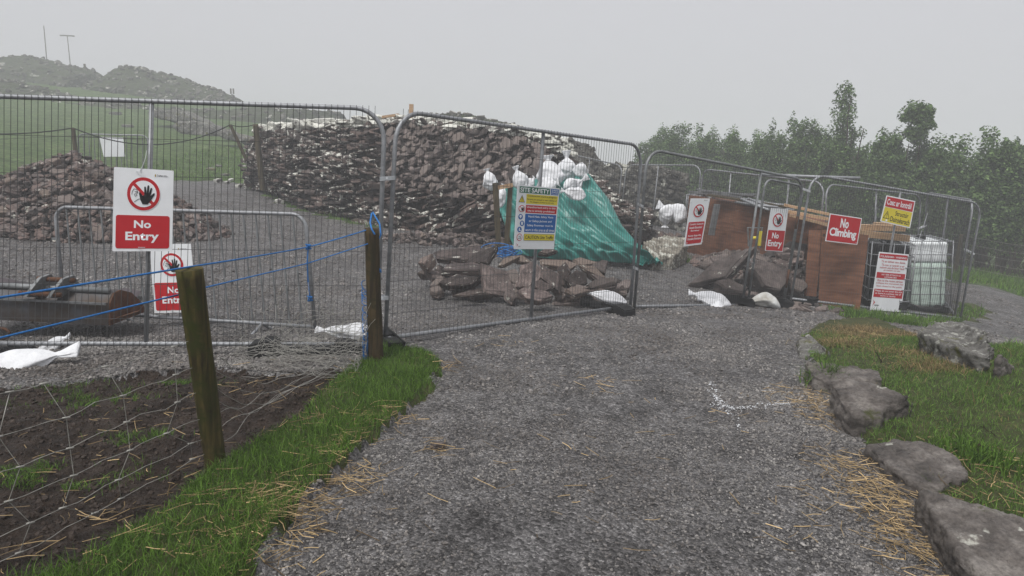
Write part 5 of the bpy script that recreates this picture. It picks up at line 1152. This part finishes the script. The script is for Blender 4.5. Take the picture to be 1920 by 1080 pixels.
# leaning plywood sheets
ps = thing('plywood_sheet', 'reddish plywood sheet standing upright behind the No Climbing sign', 'plywood', P(1565,575,11.4))
board(P(1534,573,11.5), P(1612,582,11.35), P(1629,441,11.6), P(1541,430,11.75), 'board', 'ply', ps)
board(P(1507,566,11.75), P(1530,572,11.65), P(1540,432,11.9), P(1517,431,12.0), 'board_edge', 'ply', ps, .03)
MB().box(P(1545,441,11.5), (.01,0,0),(0,.006,0),(0,0,.025)).build('handle_slot', M['black'], ps)
def ibc(pl, depth, label, matb, level=None, seed=0, off=(0,0,0)):
    """caged tank: front plane pl (bl,br,tl,tr), body behind it"""
    t = thing('caged_tank', label, 'tank', pl.bl.lerp(pl.br,.5)); W, H_ = pl.W, pl.H; n = pl.n; back = -n*depth
    def q(x,y,z): return pl(x,y)-n*z
    def body(y0,y1,name,mat):
        mb = MB(); m_ = .05; r_ = .09; ring = []
        for cx_, cz_, a0 in ((W-m_-r_,depth-m_-r_,0),(m_+r_,depth-m_-r_,90),(m_+r_,m_+r_,180),(W-m_-r_,m_+r_,270)):
            for i in range(6): a = math.radians(a0+18*i); ring.append((cx_+r_*math.cos(a), cz_+r_*math.sin(a)))
        V = []; F = []; K = len(ring); ys = [y0+(y1-y0)*i/24 for i in range(25)]
        for i, y in enumerate(ys):
            e = 1-(.06 if i in (0,24) else (.02 if i in (1,23) else 0)); e -= .008*abs(math.sin(y*14))
            for (x,z) in ring: V.append(q(W/2+(x-W/2)*e, y, depth/2+(z-depth/2)*e))
        for i in range(24):
            for k in range(K): F.append((i*K+k, i*K+(k+1)%K, (i+1)*K+(k+1)%K, (i+1)*K+k))
        F.append(tuple(range(K))); F.append(tuple(24*K+k for k in range(K)))
        me = bpy.data.meshes.new('b'); me.from_pydata([tuple(v) for v in V], [], F); bm = bmesh.new(); bm.from_mesh(me); bmesh.ops.recalc_face_normals(bm, faces=bm.faces); bm.to_mesh(me); bm.free(); return link(name, me, M[mat], t, smooth=True)
    if level: body(.14, level, 'filled_part', 'tanklow'); body(level, H_-.04, 'empty_part', 'tankhigh')
    else: body(.14, H_-.04, 'container', matb)
    mb = MB()
    for y in [.15+(H_-.17)*i/5 for i in range(6)]:
        mb.tube([q(0,y,0),q(W,y,0),q(W,y,depth),q(0,y,depth)], .009, 6, closed=True)
    for i in range(5):
        x = W*i/4; mb.tube([q(x,.13,0), q(x,H_,0)], .008, 6); mb.tube([q(x,.13,depth), q(x,H_,depth)], .011, 6)
        z = depth*i/4; mb.tube([q(0,.13,z), q(0,H_,z)], .011, 6); mb.tube([q(W,.13,z), q(W,H_,z)], .011, 6)
    for x in (W*.3, W*.7): mb.tube([q(x,H_,0), q(x,H_+.01,depth*.5), q(x,H_,depth)], .013, 6)
    mb.build('cage', M['galv'], t, smooth=True)
    mb = MB(); X = (pl(1,0)-pl(0,0)).normalized(); U = Vector((0,0,1))
    for x in (.1, W/2, W-.1): mb.box(q(x,.05,depth/2), X*.07, n*depth/2, U*.05)
    mb.box(q(W/2,.118,depth/2), X*W/2, n*depth/2, U*.012); mb.build('pallet', M['rubber'], t)
    MB().tube([q(W*.5,H_-.05,depth*.5), q(W*.5,H_+.03,depth*.5)], .09, 16).build('cap', M['black'], t, smooth=True)
    return t
M['tanklow'] = simple('liquid_filled_plastic', (.50,.60,.54), .35, 0, .03, 3); M['tankhigh'] = simple('milky_plastic', (.75,.78,.79), .35, 0, .03, 3)
M['tankblack'] = simple('black_plastic', (.016,.016,.018), .25, 0, .1, 3)
ibc(pl4((1625,578),(1704,582),(1636,453),(1719,459),11.75,11.6), .95, 'black plastic tank in a grey wire cage behind the closure notice', 'tankblack')
ibc(pl4((1706,591),(1781,590),(1708,450),(1788,451),12.85,12.75), 1.0, 'white plastic tank in a wire cage, filled two thirds with pale green liquid', 'white', level=1.0)
ibc(pl4((1284,420),(1332,424),(1288,364),(1338,367),16.2,16.0), .6, 'grey caged tank at the far left end of the plywood hoarding', 'tankhigh')
tag(MB().box(P(1339,412,14.6), (.06,.02,0), (0,.06,0), (.03,0,.33)).build('steel_post', M['galvdull']), 'short flat grey steel post standing before the far plywood board', 'post')
fr = thing('trolley_frame', 'small grey and yellow metal frame behind the gate post', 'frame', P(1418,460,13.2))
MB().tube([P(1404,462,13.3),P(1402,427,13.3),P(1429,427,13.2),P(1425,465,13.2)], .02, 6).build('frame', M['galvdull'], fr)
MB().tube([P(1407,446,13.25),P(1422,446,13.2)], .03, 8).build('yellow_bar', M['yellow'], fr); MB().box(P(1425,447,13.18), (.025,0,0),(0,.02,0),(0,0,.14)).build('yellow_leg', M['yellow'], fr)
tag(MB().tube([P(1740,398,13.0), P(1722,452,13.0), P(1700,455,12.6)], .004, 5).build('cable_tie', M['tie']), 'long white cable tie sticking up above the white tank', 'cable tie')
# ================================================================ boulders
def boulder(name, top_px, hs, label, mat, thick, taper=1.05, group=None, seed=0, amp=.02, vox=.013, yscale=1.0, strata=.35):
    """top outline read on the site, each corner at its own height over the ground; real thickness below"""
    T_ = []
    for (px, py), h_ in zip(top_px, hs):
        p = Gp(px, py)
        for _ in range(5): p = Pz(px, py, g1(p.x,p.y)+h_)
        T_.append(p)
    c = sum(T_, Vector())/len(T_); B_ = []
    for p in T_:
        q = c+(p-c)*taper; B_.append(Vector((q.x,q.y,p.z-thick)))
    mb = MB(); n = len(T_); mb.v = T_+B_; mb.f = [tuple(range(n)), tuple(range(n,2*n))[::-1]]+[(i,n+i,n+(i+1)%n,(i+1)%n) for i in range(n)]
    me = mb.mesh(); me = evalmods(me, [('BEVEL', dict(width=min(.012,thick*.1), segments=1)), ('REMESH', dict(mode='VOXEL', voxel_size=vox))]); me = evalmods(me, [('SMOOTH', dict(iterations=1, factor=.25))])
    displace(me, amp*.7, 9, seed, strata*1.6)
    for v in me.vertices: q_ = Vector((v.co.x*9, v.co.y*9, v.co.z*30+v.co.x*4)); v.co += v.normal*(noise.fractal(v.co*24+Vector((seed,0,0)), .8, 2.1, 3)*amp*.35 - max(0, .12-abs(noise.noise(q_*.6+Vector((seed*5,0,0)))))*amp*4.5)
    return tag(link(name, me, M[mat], None, smooth=True), label, 'boulder', group)
gK = 'flat kerb boulders along the right edge of the path'
boulder('boulder', [(1497,632),(1520,627),(1557,658),(1558,670),(1500,664)], [.10,.12,.12,.05,.03], 'pale lichened boulder at the top end of the right kerb', 'mossrock', .22, 1.1, gK, 1)
boulder('boulder', [(1510,676),(1560,680),(1648,694),(1655,706),(1640,712),(1560,716),(1525,706)], [.14,.15,.14,.14,.12,.1,.1], 'flat grey boulder, second along the right kerb', 'slabgrey', .22, 1.04, gK, 2)
boulder('boulder', [(1560,712),(1640,716),(1702,742),(1715,752),(1660,762),(1655,785),(1600,775),(1575,745)], [.24,.24,.20,.16,.16,.13,.16,.20], 'largest grey kerb boulder with a sharp front face, third along the right kerb', 'slabgrey', .34, 1.04, gK, 3)
boulder('boulder', [(1618,832),(1680,822),(1730,824),(1780,842),(1812,876),(1815,892),(1760,912),(1700,896),(1660,868)], [.08,.12,.14,.14,.12,.10,.09,.09,.08], 'broad low slate flush with the ground, fourth along the right kerb', 'slabgrey', .2, 1.04, gK, 4, strata=.6)
boulder('boulder', [(1722,916),(1760,918),(1840,944),(1925,968),(2060,1010),(2010,1130),(1880,1120),(1800,1035)], [.18,.2,.2,.19,.18,.12,.12,.15], 'big grey boulder in the bottom right corner', 'slabgrey', .34, 1.03, gK, 5)
boulder('boulder', [(1722,618),(1770,602),(1812,608),(1850,622),(1866,650),(1862,672),(1820,658),(1760,640)], [.26,.30,.32,.34,.30,.2,.22,.22], 'long mossy boulder with a pale top standing on the right bank', 'mossrock', .40, .84, None, 6, vox=.022, amp=.03)
boulder('boulder', [(1868,664),(1880,662),(1908,692),(1905,698),(1880,694)], [.25,.26,.05,.03,.06], 'small reddish stone leaning against the mossy boulder', 'slabgrey', .3, 1.0, None, 7)
boulder('boulder', [(1205,452),(1245,440),(1290,446),(1285,462),(1262,482),(1225,478)], [.46,.52,.50,.38,.25,.28], 'pale brown lichened boulder beside the tail of the tarpaulin', 'pale', .6, 1.05, None, 8, vox=.03, amp=.05)
boulder('stone', [(1745,562+30),(1760,590),(1772,596),(1755,600)], [.06,.06,.05,.04], 'small grey stone by the white tank', 'slabgrey', .12, 1.05, None, 9) if False else None
for i, (px, py, s) in enumerate(((408,342,.5),(425,345,.35),(448,352,.45),(462,355,.3),(523,381,.45),(470,352,.3),(433,340,.3))):
    p = Gp(px, py); onestone('pale_stone', p+Vector((0,0,.05)), (1,.2,0), (0,-.3,1), (s*.6, s*.4, s*.25), 'whitish stone edging the gravel yard near the ruin', 'stone', 'whitish stones edging the yard', 'cap', random.Random(i))
p = Gp(822,842); onestone('dung_pat', p+Vector((0,0,.012)), (1,.2,0), (0,0,1), (.11,.06,.04), 'small brown clod lying on the path beside straw', 'clod', None, 'rubble')
# bramble stems
def twig(pts, r, label, group='dead bramble stems'):
    ps = [Gp(px, py) for px, py, h_ in pts]; base = ps[0]; out = []
    for (px, py, h_) in pts: out.append(P(px, py, base.y) )
    rr = random.Random(len(pts)); fine = []
    for a, b in zip(out[:-1], out[1:]):
        for i in range(5): s = i/5; q = a.lerp(b, s)+Vector((rr.gauss(0,.004),rr.gauss(0,.01),rr.gauss(0,.004))); fine.append(q)
    fine.append(out[-1]); mb = MB().tube(fine, [r*(1-.6*i/len(fine)) for i in range(len(fine))], 6)
    for i in range(2, len(fine)-1, 2): mb.tube([fine[i], fine[i]+Vector((rr.uniform(-.02,.02), -.005, rr.uniform(-.005,.02)))], [r*.5, r*.1], 4)
    tag(mb.build('bramble_stem', M['twig'], smooth=True), label, 'stem', group)
twig([(1655,692,0),(1650,672,0),(1641,656,0)], .006, 'short dark stem sticking up behind the second kerb boulder')
twig([(1832,880,0),(1834,832,0),(1870,848,0),(1895,880,0)], .005, 'arched dark bramble stem beside the fourth kerb boulder')
twig([(1868,835,0),(1862,826,0),(1876,852,0),(1884,838,0),(1860,812,0),(1840,800,0)], .004, 'thin dark bramble stem arching over the right bank')
twig([(1590,604,0),(1586,598,0),(1596,592,0)], .006, 'short dark twig in the dead grass by the tanks')
# ================================================================ hedge of trees on the right
def leafcloud(centers, nleaf, size, seed):
    """leaf-sized faces spread through a set of upright shoots (cx,cy,cz,rx,rz)"""
    r = np.random.default_rng(seed); c = np.array(centers); vol = (c[:,3]**2*c[:,4])**.85; k = r.choice(len(c), nleaf, p=vol/vol.sum())
    d = r.normal(0,1,(nleaf,3)); d /= np.linalg.norm(d,axis=1,keepdims=True); rad = r.random(nleaf)**.45
    pos = c[k,:3]+d*rad[:,None]*np.stack([c[k,3],c[k,3],c[k,4]],1)
    pos += .09*np.sin(pos[:,[1,2,0]]*9+seed)
    nrm = d*.7+r.normal(0,.6,(nleaf,3))+[0,-.1,.5]; Rm = frames(nrm, r.random(nleaf)*6.28); s = size*r.uniform(.6,1.25,nleaf)
    t = np.array([[-.5,0,0],[0,-.28,.05],[.5,0,0],[0,.28,.05]]); V = np.einsum('nij,nkj->nki', Rm, t[None]*s[:,None,None])+pos[:,None,:]
    F = np.array([[0,1,2],[0,2,3]])[None]+(np.arange(nleaf)*4)[:,None,None]; return V.reshape(-1,3), F.reshape(-1,3)
def tree(px, Y, toppy, wpx, label, seed, tall=False, tuft=False, nleaf=9000):
    b = P(px-(480-toppy)*(.05+(px-960)/7114), 480, Y); b.z = g1(b.x,b.y)-.05; topz = P(px, toppy, Y).z; h_ = topz-b.z; wd = wpx*Y/1280; rr = random.Random(seed); C = []
    if tuft:
        zc = P(px+2, toppy+32, Y).z; 
        for i in range(22): a = rr.random()*6.28; q = rr.random()**.5*wd*.34; C.append((q*math.cos(a), q*math.sin(a), zc-b.z+rr.uniform(-.46,.36)*wd*.95, wd*.15, wd*.17))
        for i in range(12): a = rr.random()*6.28; C.append((math.cos(a)*wd*.3, math.sin(a)*wd*.3, h_*rr.uniform(.3,.55), wd*.22, wd*.42))
        for i in range(8): C.append((rr.uniform(-.1,.1)*wd, rr.uniform(-.1,.1)*wd, h_*(.50+.03*i), wd*.13, wd*.16))
    else:
        n = 16; fac = .72 if tall else 1
        for i in range(n):
            a = rr.random()*6.28; q = rr.random()**.5*wd*.42; ht = h_*fac*(rr.uniform(.66,.97) if i else 1.0); zc = ht*rr.uniform(.52,.62)
            C.append((q*math.cos(a), q*math.sin(a), zc, wd*rr.uniform(.17,.24), ht*.38))
            C.append((q*math.cos(a)*1.05, q*math.sin(a)*1.05, ht*rr.uniform(.84,.93), wd*rr.uniform(.07,.17), ht*rr.uniform(.06,.11)))
            for _ in range(2): a2 = rr.random()*6.28; C.append((q*math.cos(a)+math.cos(a2)*wd*.12, q*math.sin(a)+math.sin(a2)*wd*.12, ht*rr.uniform(.55,.8), wd*.08, ht*.10))
        if tall:
            for i in range(9): C.append((rr.uniform(-.13,.13)*wd, rr.uniform(-.13,.13)*wd, h_*(.55+.05*i), wd*(.27-.010*i), h_*.07))
            C.append((0,0,h_*.98, wd*.10, h_*.04)); C.append((wd*.34,0,h_*.70, wd*.14, h_*.05)); C.append((-wd*.3,0,h_*.84, wd*.08, h_*.03))
    v, f = leafcloud(C, nleaf, .118, seed); v[:,2] = np.maximum(v[:,2], h_*.14)
    t = thing('hedge_tree', label, 'tree', b, 'evergreen trees in the hedge on the right')
    link('crown', npmesh('crown', v+np.array(b), f), M['leaf'], t)
    mb = MB()
    for i in range(5 if not tuft else 3):
        a = rr.random()*6.28; q = wd*.12*rr.random(); p0 = Vector(b)+Vector((math.cos(a)*q, math.sin(a)*q, -.05)); p = p0.copy(); pts = [p0]; e = h_*(.75 if i or not (tall or tuft) else .93)
        for k in range(8): p = p+Vector((math.cos(a)*.05+rr.gauss(0,.04), math.sin(a)*.05+rr.gauss(0,.04), e/8)); pts.append(p.copy())
        if tuft and i == 0: pts = [p0.lerp(Vector(b)+Vector((.05,0,e)), k/8)+Vector((.03*math.sin(k),0,0)) for k in range(9)]
        mb.tube(pts, [.055*(1-.85*k/8)+.006 for k in range(9)], 7)
        for k in (2,3,4,5,6):
            q0 = pts[k]; d = Vector((rr.uniform(-1,1), rr.uniform(-1,1), rr.uniform(.4,1.2))).normalized()*rr.uniform(.3,.7); mb.tube([q0, q0+d*.5+Vector((0,0,.03)), q0+d], [.018,.012,.005], 5)
    mb.build('trunk', M['bark'], t, smooth=True)
    return t
TR = [(1232,36,250,60,'low leafy tree at the far left end of the hedge'),(1262,35,238,58,'second tree from the left end of the hedge'),(1302,34,228,64,'tree with rounded top above the left back panel'),
 (1348,33,236,66,'bushy tree above the left end of the plywood hoarding'),(1388,32,240,60,'even topped tree right of the rounded one in the left hedge'),(1424,31,248,58,'lowest topped tree in the left half of the hedge'),
 (1452,30,232,60,'tree with a small peak above the gate leaf'),(1502,29,214,58,'slim pointed tree left of the tallest one'),(1545,28,234,66,'round shouldered tree just left of the tallest one'),
 (1592,27,160,64,'tallest narrow tree in the middle of the hedge'),(1632,27,240,60,'low tree just right of the tallest one'),(1668,26,238,66,'bushy tree between the tallest tree and the round tufted one'),
 (1738,25.5,194,66,'tree with a round tuft on a bare stem'),(1706,26,250,64,'pale green shrub below and left of the round tuft'),(1765,25,258,70,'dense low tree below and right of the round tuft'),
 (1832,24,243,88,'tall bushy tree above the right corner of the fence'),(1880,23.5,278,70,'low dark tree near the right edge of the photograph'),(1925,23,246,80,'tree cut off by the right edge of the photograph'),(1985,22.5,250,90,'last tree of the hedge beyond the right edge')]
for i, (px, Y, tp, wd, lab) in enumerate(TR):
    if 'beyond' in lab: lab = 'last tree of the hedge, dark and broad, right of all others'
    tree(px, Y, tp-(9 if tp not in (160,194) else 0), wd*1.3, lab, 100+i, tall=(tp == 160), tuft=(tp == 194), nleaf=19000 if wd < 70 else 26000)
# second rank behind closes the hedge
for i in range(13):
    px = 1245+i*58; Y = 38.5-i*1.0; tree(px, Y, 250+7*math.sin(i*1.7)+i*.8, 95, 'back rank hedge tree, seen only through gaps in the front trees', 300+i, nleaf=9000)
# bare undergrowth
mb = MB(); rr = random.Random(44)
for i in range(520):
    px = rr.uniform(1215,2000); Y = 34-(px-1215)/700*11.5+rr.uniform(-1.6,.6); b = P(px-25,480,Y); z = g1(b.x,b.y); p = Vector((b.x,b.y,z)); a = rr.uniform(-1,1); pts = [p.copy()]
    for k in range(5): p = p+Vector((a*.10+rr.gauss(0,.08), rr.gauss(0,.06), rr.uniform(.1,.32))); pts.append(p.copy())
    mb.tube(pts, [.014,.012,.010,.008,.006,.004], 4)
tag(mb.build('undergrowth', M['bark']), 'bare brown twigs and stems under the hedge', 'undergrowth', kind='stuff')
# stock fence in front of the hedge
fx = [(1215,34),(1330,30),(1440,27),(1550,24.5),(1648,22.5),(1797,20),(1990,18.4)]; tops = []
for i, (px, Y) in enumerate(fx):
    b = P(px,470,Y); b.z = g1(b.x,b.y); tp_ = b+Vector((.02,0,1.15)); logpost(b-Vector((0,0,.1)), tp_, .06, .055, 'stake', ['stake at the far left of the hedge fence','second stake of the hedge fence from the left','stake of the hedge fence behind the hoarding','stake of the hedge fence above the orange planks','stake of the hedge fence above the black tank','stake of the hedge fence right of the white tank','last stake of the hedge fence at the right edge'][i], 'postold', 'stakes of the hedge fence', 10); tops.append(tp_)
mb = MB()
for dz in (0,-.22,-.44,-.66,-.88):
    for a, b in zip(tops[:-1], tops[1:]): mb.tube([a+Vector((0,-.06,dz-.03)), (a+b)/2+Vector((0,-.06,dz-.08)), b+Vector((0,-.06,dz-.03))], .004, 4)
tag(mb.build('fence_wire', M['netwire']), 'thin wires strung along the hedge fence', 'wire')
# ================================================================ field fence on the left
gP = 'stakes of the roped field fence'
fps = []
for bx, tx, Y, lab, r_ in (((143,300),(137,240),18.6,'upright stake behind the rubble heap',.055),((462,300),(432,234),20.5,'stake leaning left near the ruin',.05),((493,357),(479,233),19.4,'thick old post at the left end of the ruin',.085),((-160,300),(-165,236),18,'stake of the field fence at the far left',.055)):
    b = P(*bx, Y); t_ = P(*tx, Y); logpost(b, t_, r_, r_*.9, 'field_post', lab, 'postold', gP, 12); fps.append(t_)
rope([fps[3], fps[0]], .016, 'dark sagging rope left of the upright stake', 14, 'field_rope', 'cable', sag=.18, n=5, group='dark ropes of the field fence')
rope([fps[0], fps[1]], .016, 'dark sagging rope between the upright stake and the leaning stake', 16, 'field_rope', 'cable', sag=.5, n=5, group='dark ropes of the field fence')
rope([fps[1], fps[2]], .014, 'short dark rope between the leaning stake and the thick old post', 8, 'field_rope', 'cable', sag=.06, n=5, group='dark ropes of the field fence')
tag(MB().tube([fps[3]+Vector((0,0,-.45)), fps[0]+Vector((0,0,-.2)), fps[1]+Vector((0,0,-.6)), fps[2]+Vector((0,0,-.5))], .006, 4).build('field_wire', M['wire']), 'thin straight wire below the dark ropes of the field fence', 'wire')
# ================================================================ far rocks, ruins and poles in the fog
def ridge(name, prof, Y, label, thick, seed, cell=.45, amp=.5, mat='farruin', cat='ruin', foot_py=None, nst=240):
    """ruined bank: profile points (px, top py); rounded section, real thickness"""
    pts = [P(px,py,Y+yo) for px,py,yo in prof]; line_ = polyline(pts, int(max(20,(pts[-1]-pts[0]).length/cell))); t = thing(name, label, cat, line_[len(line_)//2]-Vector((0,0,2)))
    sec = [(-1,0),(-.82,.35),(-.6,.66),(-.35,.88),(-.1,1.0),(.2,.98),(.5,.8),(.8,.4),(1,0)]; V = []; F = []; K = 0; grid = []
    for i, p in enumerate(line_):
        zb = g1(p.x,p.y)-.4; ring = []
        for j in range(len(sec)-1):
            for q in range(3):
                s = q/3; y_ = sec[j][0]*(1-s)+sec[j+1][0]*s; z_ = sec[j][1]*(1-s)+sec[j+1][1]*s
                v = Vector((p.x, p.y+y_*thick+thick*.1, zb+(p.z-zb)*z_)); n_ = noise.fractal(Vector((v.x*.35,v.y*.6,v.z*.8))+Vector((seed,0,0)), .7, 2.2, 5); v += Vector((noise.noise(v*1.1)*.1, -n_*amp, n_*amp*.28*z_)); ring.append(v)
        grid.append(ring); K = len(ring)
    for r_ in grid: V += r_
    for i in range(len(grid)-1):
        for j in range(K-1): F.append((i*K+j, (i+1)*K+j, (i+1)*K+j+1, i*K+j+1))
    me = bpy.data.meshes.new('r'); me.from_pydata([tuple(v) for v in V], [], F); link('bank', me, M[mat], t)
    rng = np.random.default_rng(seed); L = []; 
    for i in range(nst):
        g_ = grid[rng.integers(0,len(grid))]; k = int(rng.integers(0,K*.62)); L.append(list(g_[k]))
    s = rng.uniform(.2,.75,nst)*(Y/75+.3); o = scatter(SL, np.array(L), frames(rng.normal(0,.35,(nst,3))+[0,-.2,1], rng.random(nst)*6.28), np.stack([s,s*.7,s*.32],1), rng)
    m = link('loose_stones', npmesh('loose_stones', *o), [M['farstone']], t); m['kind'] = 'stuff'; return t
M['farstone'] = rock('far_loose_stone', [(.035,.032,.028),(.085,.08,.068),(.17,.165,.15)], 2, .9, .5, 6, .05, .6, lichen=.8, lsc=1.5, lthr=.6)
ridge('hill_ruin', [(-80,128,0),(-10,108,0),(40,106,0),(62,108,0),(95,112,0),(120,122,0),(160,126,0),(176,140,0),(200,158,3),(215,160,4)], 72, 'hazy grass grown stone ruin on the left part of the hill', 5, 11)
ridge('hill_ruin', [(205,150,2),(216,136,0),(232,127,0),(262,125,0),(290,134,0),(330,142,0),(375,160,0),(420,174,0),(440,184,0),(458,200,2)], 70, 'hazy stone ruin sloping down to the right on the hill', 5, 12)
ridge('hill_bank', [(-60,150,0),(20,152,0),(60,160,0),(100,170,0),(130,180,0),(150,190,3)], 56, 'brown rocky bank below the left hill ruin', 3.5, 13, nst=160)
ridge('hill_bank', [(140,196,0),(180,192,0),(230,193,0),(270,198,0),(330,204,0),(400,206,0),(470,202,0),(560,204,0),(640,212,4)], 54, 'low scattered rocky bank across the field above the fence line', 3, 14, amp=.35, nst=160)
ridge('far_ruin', [(770,224,0),(790,214,0),(820,210,0),(860,211,0),(885,216,0),(915,226,0),(960,236,0)], 36, 'hazy mound of stones just showing over the ruin top', 2, 15, nst=200)
ridge('far_ruin', [(1012,262,0),(1040,258,0),(1085,262,0),(1112,272,0),(1124,290,0),(1135,310,0)], 26, 'hazy rounded stone hut behind the right end of the ruin', 1.4, 16, .3, .25, 'farstone', nst=160)
ridge('stone_wall', [(1118,325,0),(1140,310,0),(1180,307,0),(1215,314,0),(1250,322,-1),(1280,330,-2)], 25, 'dark stone wall across the gap behind the back fence panel', .7, 17, .3, .16, 'farstone', nst=900)
def outcrop(prof, Y, depth, label, seed):
    T_ = [P(px,py,Y) for px,py in prof]; zb = min(g1(p.x,p.y) for p in T_)-.2
    c = sum(T_, Vector())/len(T_); mb = MB(); n = len(T_); F_ = [p for p in T_]; mb.v = F_+[p+Vector((.2,depth,-.1)) for p in F_]; mb.f = [tuple(range(n)), tuple(range(n,2*n))[::-1]]+[(i,n+i,n+(i+1)%n,(i+1)%n) for i in range(n)]
    me = evalmods(mb.mesh(), [('REMESH', dict(mode='VOXEL', voxel_size=.09))]); displace(me, .12, 1.3, seed); tag(link('rock_outcrop', me, M['mossrock'], None), label, 'rock', 'rock outcrops in the field')
outcrop([(275,212),(300,206),(330,205),(352,214),(372,226),(340,230),(300,224)], 42, 2, 'dark flat topped rock outcrop, upper one in the field', 3)
outcrop([(322,236),(335,227),(365,226),(385,230),(398,246),(392,258),(350,254),(330,246)], 37, 2, 'pale topped rock outcrop, lower one in the field', 4)
outcrop([(400,252),(425,244),(460,256),(470,268),(440,266)], 32, 1.2, 'low pale rock outcrop beside the leaning stake', 5)
for i, (px, py, Y, s) in enumerate(((50,297,22,.5),(75,299,22,.35),(395,290,26,.5),(410,288,27,.4),(238,222,40,.9),(215,200,48,.9),(420,297,25,.4))):
    p = P(px, py, Y); p.z = g1(p.x,p.y)+.05; onestone('field_stone', p-Vector((0,0,.05)), (1,.2,0), (0,-.2,1), (s*.9, s*.6, s*.25), 'flat stone lying in the grass field', 'stone', 'loose stones in the grass field', 'mossrock', random.Random(i+50))
def pole(b, t_, Y, arms, label):
    th = thing('utility_pole', label, 'pole', P(*b,Y)); MB().tube([P(*b,Y)-Vector((0,0,1.5)), P(*t_,Y)], [.065,.05], 8).build('pole', M['postold'], th, smooth=True)
    for dy, l in arms: q = P(t_[0],t_[1]+dy,Y); MB().box(q, (l,0,0), (0,.06,0), (0,0,.07)).build('crossarm', M['postold'], th)
pole((88,112),(82,48), 88, [], 'plain hazy pole on the hill, the left and taller one')
pole((133,124),(126,66), 92, [(1,.95)], 'hazy pole with a crossarm on the hill, the right one')
tag(MB().tube([P(160,128,71), P(158,120,71)], .12, 6).build('marker_post', M['postold']), 'tiny hazy post on the left hill ruin', 'post', 'tiny posts on the hill')
for px, lab in ((433,'tiny hazy post on the right hill ruin, left of the pair'),(438,'tiny hazy post on the right hill ruin, right of the pair')): tag(MB().tube([P(px,176,70), P(px-.5,166,70)], .08, 6).build('marker_post', M['postold']), lab, 'post', 'tiny posts on the hill')
# ================================================================ the fog
def haze(x0,x1,y0,y1,z0,z1,dens):
    mb = MB().box(((x0+x1)/2,(y0+y1)/2,(z0+z1)/2), ((x1-x0)/2,0,0), (0,(y1-y0)/2,0), (0,0,(z1-z0)/2)); me = mb.mesh(); m = bpy.data.materials.new('fog'); m.use_nodes = True; nt = m.node_tree; nt.nodes.clear()
    o = nt.nodes.new('ShaderNodeOutputMaterial'); v = nt.nodes.new('ShaderNodeVolumePrincipled'); v.inputs['Color'].default_value = (.93,.95,.97,1); v.inputs['Density'].default_value = dens; v.inputs['Anisotropy'].default_value = .0
    nt.links.new(v.outputs[0], o.inputs['Volume']); o_ = link('haze', me, m, None); tag(o_, 'pale grey fog filling the air over the whole site', 'fog', kind='stuff')
_zmin = float(GZ.min())
haze(-262, 262, -31, 262, _zmin-1.0, 18, .0062)
